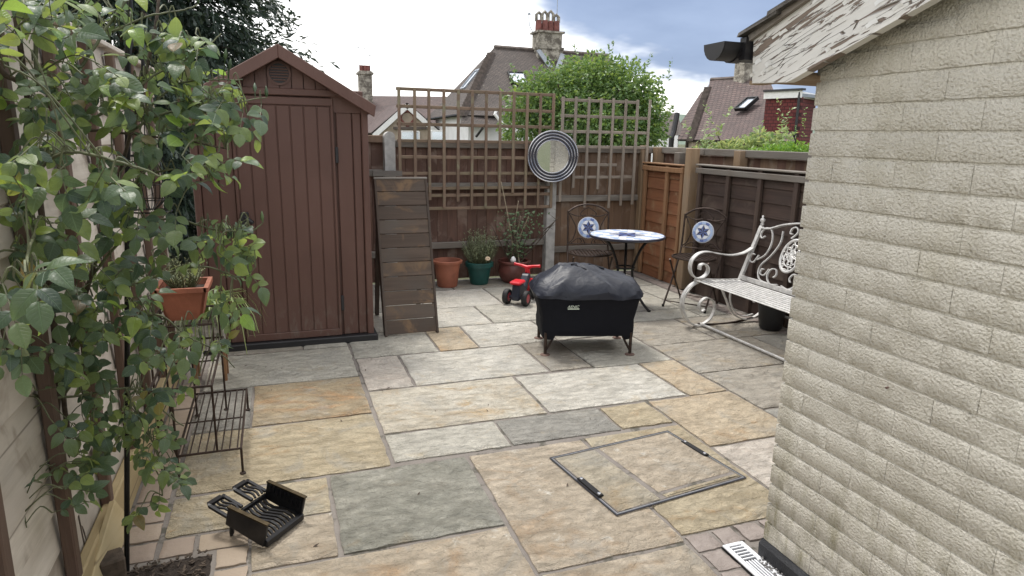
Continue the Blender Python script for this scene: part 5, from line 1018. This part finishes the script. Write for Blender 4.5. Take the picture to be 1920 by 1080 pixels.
# ================================================================== TREES AND SHRUBS
def leafcloud(mb, blobs, n, L, W_, droop=0.2, shell=.55):
    tot = sum(b[1][0]*b[1][1]*b[1][2] for b in blobs)
    for c, r in blobs:
        k = int(n*r[0]*r[1]*r[2]/tot); c = Vector(c)
        for i in range(k):
            d = Vector((random.gauss(0, 1), random.gauss(0, 1), random.gauss(0, 1))).normalized(); rr = (rg(shell, 1.06) if rg(0, 1) < .8 else rg(.1, 1))
            nz = 1+.22*mnoise.noise((d.x*2.5+c.x, d.y*2.5+c.y, d.z*2.5))
            p = c+Vector((d.x*r[0], d.y*r[1], d.z*r[2]))*rr*nz; a = (d+Vector((rg(-1, 1), rg(-1, 1), rg(-1, .6)-droop))).normalized(); s_ = a.cross(Vector((rg(-1, 1), rg(-1, 1), rg(-1, 1)))).normalized(); l, ww = L*rg(.6, 1.3), W_*rg(.7, 1.2)
            up = a.cross(s_)*l*.15
            mb.add([p, p+a*l*.5+s_*ww*.5+up, p+a*l, p+a*l*.5-s_*ww*.5+up], [(0, 1, 2, 3)])
def tree(name, label, base, blobs, n, L, W_, mat, trunk_r=.12, shell=.55, spikes=0, cat='tree'):
    t_ = thing(name, label, cat, base); b0 = Vector(base); q = MB(); leafcloud(q, blobs, n, L, W_, shell=shell)
    top_ = max(b[0][2] for b in blobs)
    for i in range(spikes):
        c, r = random.choice(blobs); a = rg(-1, 1); p = Vector((c[0]+a*r[0]*.8, c[1]+rg(-.5, .5)*r[1], c[2]+r[2]*rg(.7, .95))); d = Vector((a*.5+rg(-.3, .3), rg(-.3, .3), 1)).normalized(); ll = rg(.15, .42)
        for k in range(26): t2 = rg(0, 1); pp = p+d*ll*t2; a_ = Vector((rg(-1, 1), rg(-1, 1), rg(-.4, 1))).normalized(); s_ = a_.orthogonal().normalized(); l = L*rg(.5, 1)*(1.1-.4*t2); q.add([pp, pp+a_*l*.5+s_*W_*.4, pp+a_*l, pp+a_*l*.5-s_*W_*.4], [(0, 1, 2, 3)])
    o = loc_(q, 'crown', mat, t_, base); o.data.polygons.foreach_set('use_smooth', [False]*len(o.data.polygons))
    tr = MB(); cen = sum((Vector(b[0]) for b in blobs), Vector())/len(blobs); P = spline([b0, b0.lerp(Vector((cen.x, cen.y, cen.z)), .5)+Vector((.06, 0, 0)), Vector((cen.x, cen.y, cen.z))], 5); tr.tube(P, [trunk_r*(1-.6*i/(len(P)-1)) for i in range(len(P))], 9); loc_(tr, 'trunk', 'bark', t_, base, smooth='all')
    for c, r in blobs: lm = MB(); lm.tube(spline([P[len(P)//2], P[len(P)//2].lerp(Vector(c), .5)+Vector((0, 0, .08)), Vector(c)+Vector((0, 0, r[2]*.4))], 4), [trunk_r*.45*(1-.08*i) for i in range(9)], 6); loc_(lm, 'limb', 'bark', t_, base, smooth='all')
    return t_
def B_(x, y, d, rx, ry, rz): p = at(x, y, d); return ((p.x, p.y, p.z), (rx, ry, rz))
random.seed(21)
D_ = 11.0
bl = [B_(1045, 175, D_, .62, .6, .42), B_(1110, 150, D_+.2, .62, .7, .40), B_(1165, 170, D_, .58, .6, .46), B_(1200, 210, D_, .42, .6, .5), B_(1000, 195, D_-.2, .45, .5, .36), B_(1090, 225, D_-.2, .85, .6, .45), B_(1215, 250, D_-.1, .28, .4, .28), B_(985, 240, D_, .42, .5, .42), B_(1150, 250, D_-.3, .7, .5, .35)]
pb_ = at(1110, 300, D_); tree('garden_tree', 'rounded bright green garden tree rising behind the trellis', (pb_.x, pb_.y, -.05), bl, 17000, .085, .048, 'tree_leaf', .11, .5, 26)
D_ = 8.2
bl = [B_(1365, 282, D_, .22, .3, .10), B_(1400, 275, D_, .22, .3, .11), B_(1440, 268, D_, .18, .3, .10), B_(1345, 262, D_, .05, .06, .13), B_(1425, 256, D_, .12, .2, .06), B_(1470, 252, D_, .10, .2, .05), B_(1318, 284, D_, .12, .2, .05)]
pb_ = at(1400, 320, D_); tree('leafy_shrub', 'pale green leafy shrub showing over the right hand fence', (pb_.x, pb_.y, -.05), bl, 1100, .085, .036, 'shrub_leaf', .04, .4, 9, 'shrub')
bl = [B_(1450, 292, D_-.4, .30, .3, .12), B_(1490, 286, D_-.4, .22, .3, .12)]
pb_ = at(1465, 330, D_-.4); tree('bright_shrub', 'bright grass green bush low behind the right hand fence', (pb_.x, pb_.y, -.05), bl, 3000, .05, .02, 'shrub_deep', .03, .3, 4, 'shrub')
# yew behind the shed: drooping sprays
random.seed(8)
yb_ = Vector((-1.45, 8.9, -.05)); yw = thing('conifer_tree', 'tall dark conifer with drooping sprays behind the shed', 'tree', yb_)
q = MB(); tr = MB(); tr.tube([yb_, yb_+Vector((.05, 0, 2.5)), yb_+Vector((0, .1, 5.2))], [.22, .16, .04], 9); loc_(tr, 'trunk', 'bark', yw, yb_, smooth='all')
for i in range(190):
    z = .2+5.4*(i/190)+rg(-.1, .1); a = rg(0, 6.28); L = (2.55-.30*abs(z-2.4))*rg(.55, 1.0)*(.85 if math.cos(a) > 0 else 1); L = max(.5, L); d = Vector((math.cos(a), math.sin(a), 0)); p0 = yb_+Vector((0, 0, z))
    P = [p0+d*L*t_+Vector((0, 0, .30*L*t_-.34*L*t_*t_)) for t_ in (0, .25, .5, .75, 1)]; br_ = MB(); 
    if i % 3 == 0: br_.tube(P, [.035, .028, .02, .012, .006], 5); loc_(br_, 'limb', 'bark', yw, yb_)
    for k in range(84):
        t_ = rg(.22, 1.0); j = min(3, int(t_*4)); p = P[j].lerp(P[j+1], t_*4-j); sd_ = Vector((-d.y, d.x, 0))*rg(-.38, .38)*(1.15-t_*.6); p = p+sd_+Vector((0, 0, rg(-.16, .06))); dr = (d*.5+sd_*1.2+Vector((rg(-.2, .2), rg(-.2, .2), -rg(.1, 1.0)))).normalized(); ll = rg(.10, .24)
        s_ = dr.orthogonal().normalized(); s_.rotate(Matrix.Rotation(rg(0, 6.28), 3, dr))
        for m_ in range(4): pp = p+dr*ll*m_/4; e_ = (dr*.8+s_*(1 if m_ % 2 else -1)*.8).normalized(); w2 = dr.cross(e_).normalized(); q.add([pp, pp+e_*ll*.34+w2*.018, pp+e_*ll*.46, pp+e_*ll*.34-w2*.018], [(0, 1, 2, 3)])
        q.add([p, p+dr*ll*.5+s_*.012, p+dr*ll*1.15, p+dr*ll*.5-s_*.012], [(0, 1, 2, 3)])
leafcloud(q, [((yb_.x+.2, yb_.y, 2.6), (1.35, 1.2, 2.3)), ((yb_.x+1.0, yb_.y+.2, 2.2), (1.1, 1.0, .75))], 12000, .13, .03, .5, .3)
loc_(q, 'crown', 'yew_leaf', yw, yb_)

# ================================================================== SHEPHERD'S HOOK AND FEEDER
ps = thing('shepherd_hook', 'thin black garden hook pole standing in the soil bed among the rose', 'pole', (-.545, 2.276, 0)); pd_ = Vector((-.385+.545, 2.43-2.276, 1.87)); b0 = Vector((0, 0, -.01))
q = MB(); q.tube([b0, pd_*1.08], .0085, 8); q.build('pole', 'black_metal', ps, smooth=True)
q = MB(); q.lathe([(.0, -.02), (.013, -.02), (.013, .02), (0, .02)], 10, pd_*.985); q.build('collar', 'black_metal', ps, smooth=True)
hb0 = pd_*.90; q = MB(); hk = [at(x, y, d)-ps.location for x, y, d in ((240, 130, 2.06), (244, 90, 2.08), (254, 66, 2.10), (265, 76, 2.12), (268, 110, 2.12), (268, 150, 2.12))]; q.tube(spline(hk, 4), .006, 8); q.build('hook', 'black_metal', ps, smooth=True)
fc = at(278, 345, 2.16); fd = thing('bird_feeder', 'small black wire bird feeder cage hanging among the rose leaves', 'bird feeder', fc)
for r, z in ((.05, .09), (.052, 0), (.045, -.05), (.062, -.088)): q = MB(); q.tube([(r*math.cos(2*math.pi*i/20), r*math.sin(2*math.pi*i/20), z) for i in range(21)], .0018 if z > -.08 else .003, 5, False); q.build('hoop', 'black_metal', fd)
for k in range(12): a = 2*math.pi*k/12; q = MB(); q.tube(spline([(.05*math.cos(a), .05*math.sin(a), .09), (.053*math.cos(a), .053*math.sin(a), 0), (.045*math.cos(a), .045*math.sin(a), -.05), (.012*math.cos(a), .012*math.sin(a), -.085)], 4), .0016, 5); q.build('cage_wire', 'black_metal', fd)
q = MB(); hp = at(268, 152, 2.12)-fc; q.tube([(0, 0, .085), (hp.x*.5, hp.y*.5, .085+(hp.z-.085)*.5), hp], .0018, 5); q.tube([(-.05, 0, .09), (0, 0, .10), (.05, 0, .09)], .002, 5); q.build('hanger', 'black_metal', fd)

# ================================================================== CLIMBING ROSE
random.seed(77)
rs = thing('climbing_rose', 'sprawling climbing rose with glossy green leaves against the left fence', 'rose', (-.56, 2.18, 0)); RL = Vector((-.56, 2.18, 0))
canes = [
 ([(165, 1075, 2.16), (150, 1010, 2.14), (135, 940, 2.12), (108, 870, 2.08), (104, 800, 2.03), (110, 700, 1.95), (95, 560, 1.85), (78, 400, 1.75), (60, 250, 1.68), (40, 100, 1.6), (20, -30, 1.55)], .012, .006),
 ([(160, 1040, 2.18), (150, 990, 2.15), (118, 960, 2.1), (122, 900, 2.1), (128, 820, 2.05), (120, 740, 2.0), (135, 640, 1.95), (170, 520, 1.9), (210, 380, 1.86), (250, 230, 1.85), (290, 60, 1.85), (300, -40, 1.85)], .010, .004),
 ([(140, 980, 2.12), (100, 940, 2.05), (75, 880, 1.95), (60, 800, 1.85), (30, 700, 1.7), (5, 620, 1.6)], .008, .005),
 ([(-20, 660, 1.65), (50, 735, 1.8), (125, 745, 1.95), (235, 727, 2.02), (275, 750, 2.08), (345, 800, 2.12)], .005, .002),
 ([(-20, 90, 1.5), (10, 140, 1.55), (60, 162, 1.62), (95, 175, 1.66), (112, 205, 1.7), (150, 240, 1.72), (240, 250, 1.74), (340, 262, 1.76), (430, 280, 1.78)], .007, .002),
 ([(70, 160, 1.6), (68, 70, 1.6), (90, 10, 1.62), (110, -30, 1.62)], .005, .004),
 ([(108, 186, 1.68), (150, 130, 1.72), (195, 60, 1.76), (230, 10, 1.78), (270, -30, 1.8)], .005, .003),
 ([(150, 240, 1.72), (250, 170, 1.78), (300, 135, 1.8), (340, 118, 1.82), (395, 80, 1.84), (415, 62, 1.85)], .004, .0015),
 ([(210, 60, 1.78), (280, 30, 1.8), (340, 20, 1.82), (372, 8, 1.84)], .0035, .0015),
 ([(240, 250, 1.74), (300, 215, 1.76), (380, 205, 1.78), (440, 195, 1.8), (500, 182, 1.82)], .004, .0015),
 ([(170, 520, 1.9), (240, 440, 1.88), (320, 410, 1.88), (400, 430, 1.88), (470, 432, 1.9), (495, 415, 1.9)], .0045, .0015),
 ([(130, 650, 1.95), (200, 560, 1.93), (290, 520, 1.92), (380, 500, 1.92), (450, 520, 1.93), (480, 500, 1.94)], .0045, .0015),
 ([(120, 740, 2.0), (200, 640, 1.98), (290, 590, 1.98), (350, 630, 2.0), (410, 660, 2.02), (440, 690, 2.03)], .0045, .0015),
 ([(235, 727, 2.02), (270, 800, 2.08), (300, 860, 2.12), (305, 930, 2.14)], .004, .0015),
 ([(60, 330, 1.6), (110, 290, 1.4), (170, 290, 1.3), (240, 310, 1.28), (300, 330, 1.3)], .004, .002),
 ([(80, 420, 1.75), (60, 450, 1.4), (50, 500, 1.15), (60, 545, 1.05)], .004, .002),
 ([(95, 560, 1.85), (60, 500, 1.6), (20, 470, 1.45), (-20, 480, 1.4)], .004, .002),
 ([(75, 880, 1.95), (60, 930, 1.85), (40, 920, 1.75), (50, 990, 1.7)], .004, .0015),
 ([(210, 380, 1.86), (280, 330, 1.8), (340, 320, 1.78), (420, 350, 1.8)], .004, .0015),
 ([(250, 230, 1.85), (330, 160, 1.86), (400, 150, 1.87), (455, 150, 1.88)], .0035, .0015),
]
cane_pts = []
for P, r0, r1 in canes:
    W = spline([at(*p) for p in P], 7); n_ = len(W); W = [p+Vector((0, 0, .004*mnoise.noise((i*.6, r0*900, 0)))) for i, p in enumerate(W)]
    if P[0][1] > 1030: W = [Vector((W[0].x, W[0].y, -.01))]+W
    n_ = len(W); q = MB(); q.tube(W, [r0+(r1-r0)*i/(n_-1) for i in range(n_)], 7); o = q.build('cane', 'bark' if r0 > .0065 else 'cane', rs, RL, smooth='all'); o.location = (0, 0, 0); cane_pts += W[2:]
cl = [(60, 40, 90, 60, 1.5, 16, 1.15), (180, 50, 90, 70, 1.78, 20, 1), (340, 70, 60, 50, 1.84, 8, 1), (300, 110, 90, 60, 1.82, 20, 1), (410, 140, 45, 35, 1.86, 5, .95), (150, 190, 120, 70, 1.64, 20, 1), (330, 215, 100, 50, 1.77, 22, 1), (440, 210, 50, 40, 1.8, 11, .95), (390, 190, 60, 40, 1.85, 8, .9),
      (95, 310, 100, 60, 1.36, 11, 1.0), (215, 305, 70, 50, 1.30, 5, 1.0), (290, 300, 100, 60, 1.72, 18, 1), (400, 300, 45, 45, 1.78, 6, 1), (80, 420, 90, 70, 1.5, 17, 1.05), (230, 400, 110, 60, 1.78, 17, 1), (410, 460, 75, 55, 1.9, 21, .95), (230, 480, 110, 60, 1.86, 16, 1),
      (55, 540, 60, 45, 1.06, 5, 1.0), (180, 570, 110, 60, 1.9, 18, 1), (420, 560, 45, 45, 1.94, 7, .95), (250, 545, 50, 45, 1.94, 6, .95), (395, 640, 55, 40, 2.02, 7, 1), (250, 630, 110, 50, 1.98, 16, .95), (120, 650, 80, 40, 1.9, 6, .95), (170, 700, 70, 40, 2.0, 5, .95), (285, 770, 60, 55, 2.08, 13, .85),
      (290, 850, 50, 50, 2.12, 7, .85), (270, 935, 35, 40, 2.12, 4, .9), (60, 800, 60, 50, 1.85, 6, .9), (110, 830, 40, 30, 2.0, 3, .9), (55, 920, 60, 60, 1.72, 7, .9), (60, 170, 60, 60, 1.58, 9, 1), (40, 640, 50, 40, 1.5, 5, .95), (455, 500, 35, 40, 1.92, 4, .9), (10, 60, 30, 60, 1.2, 3, .95), (310, 700, 65, 50, 2.05, 13, .9), (260, 815, 60, 60, 2.1, 12, .85), (70, 700, 60, 50, 1.8, 9, .9), (195, 780, 60, 50, 2.06, 8, .85), (110, 880, 55, 40, 1.95, 7, .85), (300, 880, 40, 40, 2.12, 6, .85), (60, 480, 80, 60, 1.6, 12, 1), (170, 540, 70, 60, 1.9, 9, .95), (260, 180, 100, 60, 1.8, 14, .95), (60, 250, 70, 60, 1.62, 10, 1)]
def leafmesh(var):
    vs_, fs = [], []; nL = 6
    prof = [(0, 0), (.10, .20), (.28, .36), (.52, .40), (.76, .28), (.92, .12), (1.0, 0)]
    for i, (t_, w_) in enumerate(prof):
        cz = -.30*t_*t_*(1+.7*var)+.07*t_+.012*math.sin(t_*9+var); fold = .27+.10*var
        vs_ += [(-w_*.86, t_, cz+w_*fold*.8-.02), (-w_*.46, t_, cz+w_*fold*.62), (0, t_, cz), (w_*.46, t_, cz+w_*fold*.62), (w_*.86, t_, cz+w_*fold*.8-.02)]
    for i in range(nL): a = i*5; fs += [(a+k, a+k+1, a+k+6, a+k+5) for k in range(4)]
    return vs_, fs
LM = [leafmesh(v) for v in (-.7, 0, .8, 1.6)]
LMe = []
for mat in ('rose_leaf', 'rose_young_backlit'):
    for vs_, fs in LM:
        b = MB(); b.add(vs_, fs); me = bpy.data.meshes.new('leaf'); me.from_pydata(b.v, [], b.f); ul = me.uv_layers.new(name='UVMap'); [setattr(ul.data[i], 'uv', b.v[l.vertex_index][:2]) for i, l in enumerate(me.loops)]; me.materials.append(M[mat]); [setattr(p, 'use_smooth', True) for p in me.polygons]; LMe.append(me)
leaves = []; tw = MB()
for (cx, cy, rx, ry, d, n_, sz) in cl:
    for i in range(max(2, round(n_*.86))):
        a, rr = rg(0, 6.28), math.sqrt(rg(0, 1)); p = at(cx+rx*rr*math.cos(a), cy+ry*rr*math.sin(a), d+random.gauss(0, .07))
        if p.x < -.61: p.x = rg(-.6, -.52)
        near = min(cane_pts, key=lambda c: (c-p).length); L_ = .08*sz
        od = (p-near); od = od.normalized() if od.length > .01 else Vector((1, 0, 0))
        ax = (od*.7+Vector((rg(-.5, .7), rg(-.7, .3), rg(-.75, .15)))).normalized()
        base = p-ax*L_*.5; mid = near.lerp(base, .6)+Vector((0, 0, .03)); tw.tube(spline([near, mid, base], 4), [.002]*9, 4, False)
        nr = (Vector((rg(-.6, .6), rg(-.9, .25), rg(.35, 1.0)))).normalized(); sd_ = ax.cross(nr).normalized(); nr = sd_.cross(ax).normalized()
        tw.tube([base, base+ax*L_*.5, base+ax*L_], .0012, 4, False)
        for (t_, ang, ls) in ((.30, 62, .78), (.30, -62, .78), (.72, 55, .95), (.72, -55, .95), (1.0, 0, 1.12)):
            if rg(0, 1) < .05: continue
            an = R(ang+rg(-12, 12)); ld = (ax*math.cos(an)+sd_*math.sin(an)+Vector((0, 0, rg(-.35, .05)))).normalized(); ln = (nr+Vector((rg(-.35, .35), rg(-.35, .35), rg(-.2, .2)))).normalized(); lx = ld.cross(ln).normalized(); ln = lx.cross(ld).normalized(); S = .044*sz*ls*rg(.7, 1.25)
            o_ = base+ax*L_*t_; leaves.append((S/max(.5, d), S, Matrix((lx, ld, ln)).transposed(), o_, random.randrange(4), 1 if (rg(0, 1) < (.38 if cx > 250 else .14)) else 0))  # more yellow-green leaves to the right: backlight put into the leaf colour
leaves.sort(key=lambda l: -l[0]); big = leaves[:300]; rest = leaves[300:]
for _, S, Rm, o_, k, y in big:
    o = link('leaf', LMe[k+4*y], rs); o.matrix_local = Matrix.Translation(o_-RL) @ Rm.to_4x4() @ Matrix.Diagonal((S, S, S, 1))
jb = MB()
for _, S, Rm, o_, k, y in rest: jb.add([Rm @ (Vector(q)*S)+o_ for q in LM[k][0]], LM[k][1])
me = bpy.data.meshes.new('small_leaves'); me.from_pydata([tuple(Vector(q)-RL) for q in jb.v], [], jb.f); [setattr(p, 'use_smooth', True) for p in me.polygons]; ul = me.uv_layers.new(name='UVMap'); luv = [q for _, S, Rm, o_, k, y in rest for q in LM[k][0]]; [setattr(ul.data[i], 'uv', luv[l.vertex_index][:2]) for i, l in enumerate(me.loops)]; me.materials.append(M['rose_leaf']); o = link('small_leaves', me, rs); o['kind'] = 'stuff'
o = tw.build('twigs', 'cane', rs, RL); o.location = (0, 0, 0); o['kind'] = 'stuff'
for x, y, d in ((430, 130, 1.87), (422, 112, 1.86), (500, 182, 1.82), (478, 172, 1.82), (492, 415, 1.9), (372, 8, 1.84), (395, 78, 1.85)):
    p = at(x, y, d); near = min(cane_pts, key=lambda c: (c-p).length); q = MB(); dd_ = (p-near).normalized() if (p-near).length > .005 else Vector((0, 0, 1)); q.tube([near, p, p+dd_*.006, p+dd_*.014, p+dd_*.022, p+dd_*.03], [.0014, .0014, .0045, .0052, .0035, .0008], 7); o = q.build('bud', 'pot_leaf', rs, RL, smooth='all'); o.location = (0, 0, 0)

# ================================================================== LITTER ON THE PATIO
random.seed(3); lt = MB()
for i in range(70):
    x, y = rg(-.4, 3.3), rg(1.7, 6.0); a = rg(0, 3.14); L = rg(.004, .013); d = Vector((math.cos(a), math.sin(a), rg(-.1, .3))); e_ = Vector((-d.y, d.x, 0)); c = Vector((x, y, .0035)); lt.add([c-d*L, c+e_*L*.4+Vector((0, 0, .002)), c+d*L+Vector((0, 0, .003)), c-e_*L*.45], [(0, 1, 2, 3)])
tag(lt.build('leaf_litter', 'bark'), 'scattered tiny dry leaf crumbs on the paving', kind='stuff')
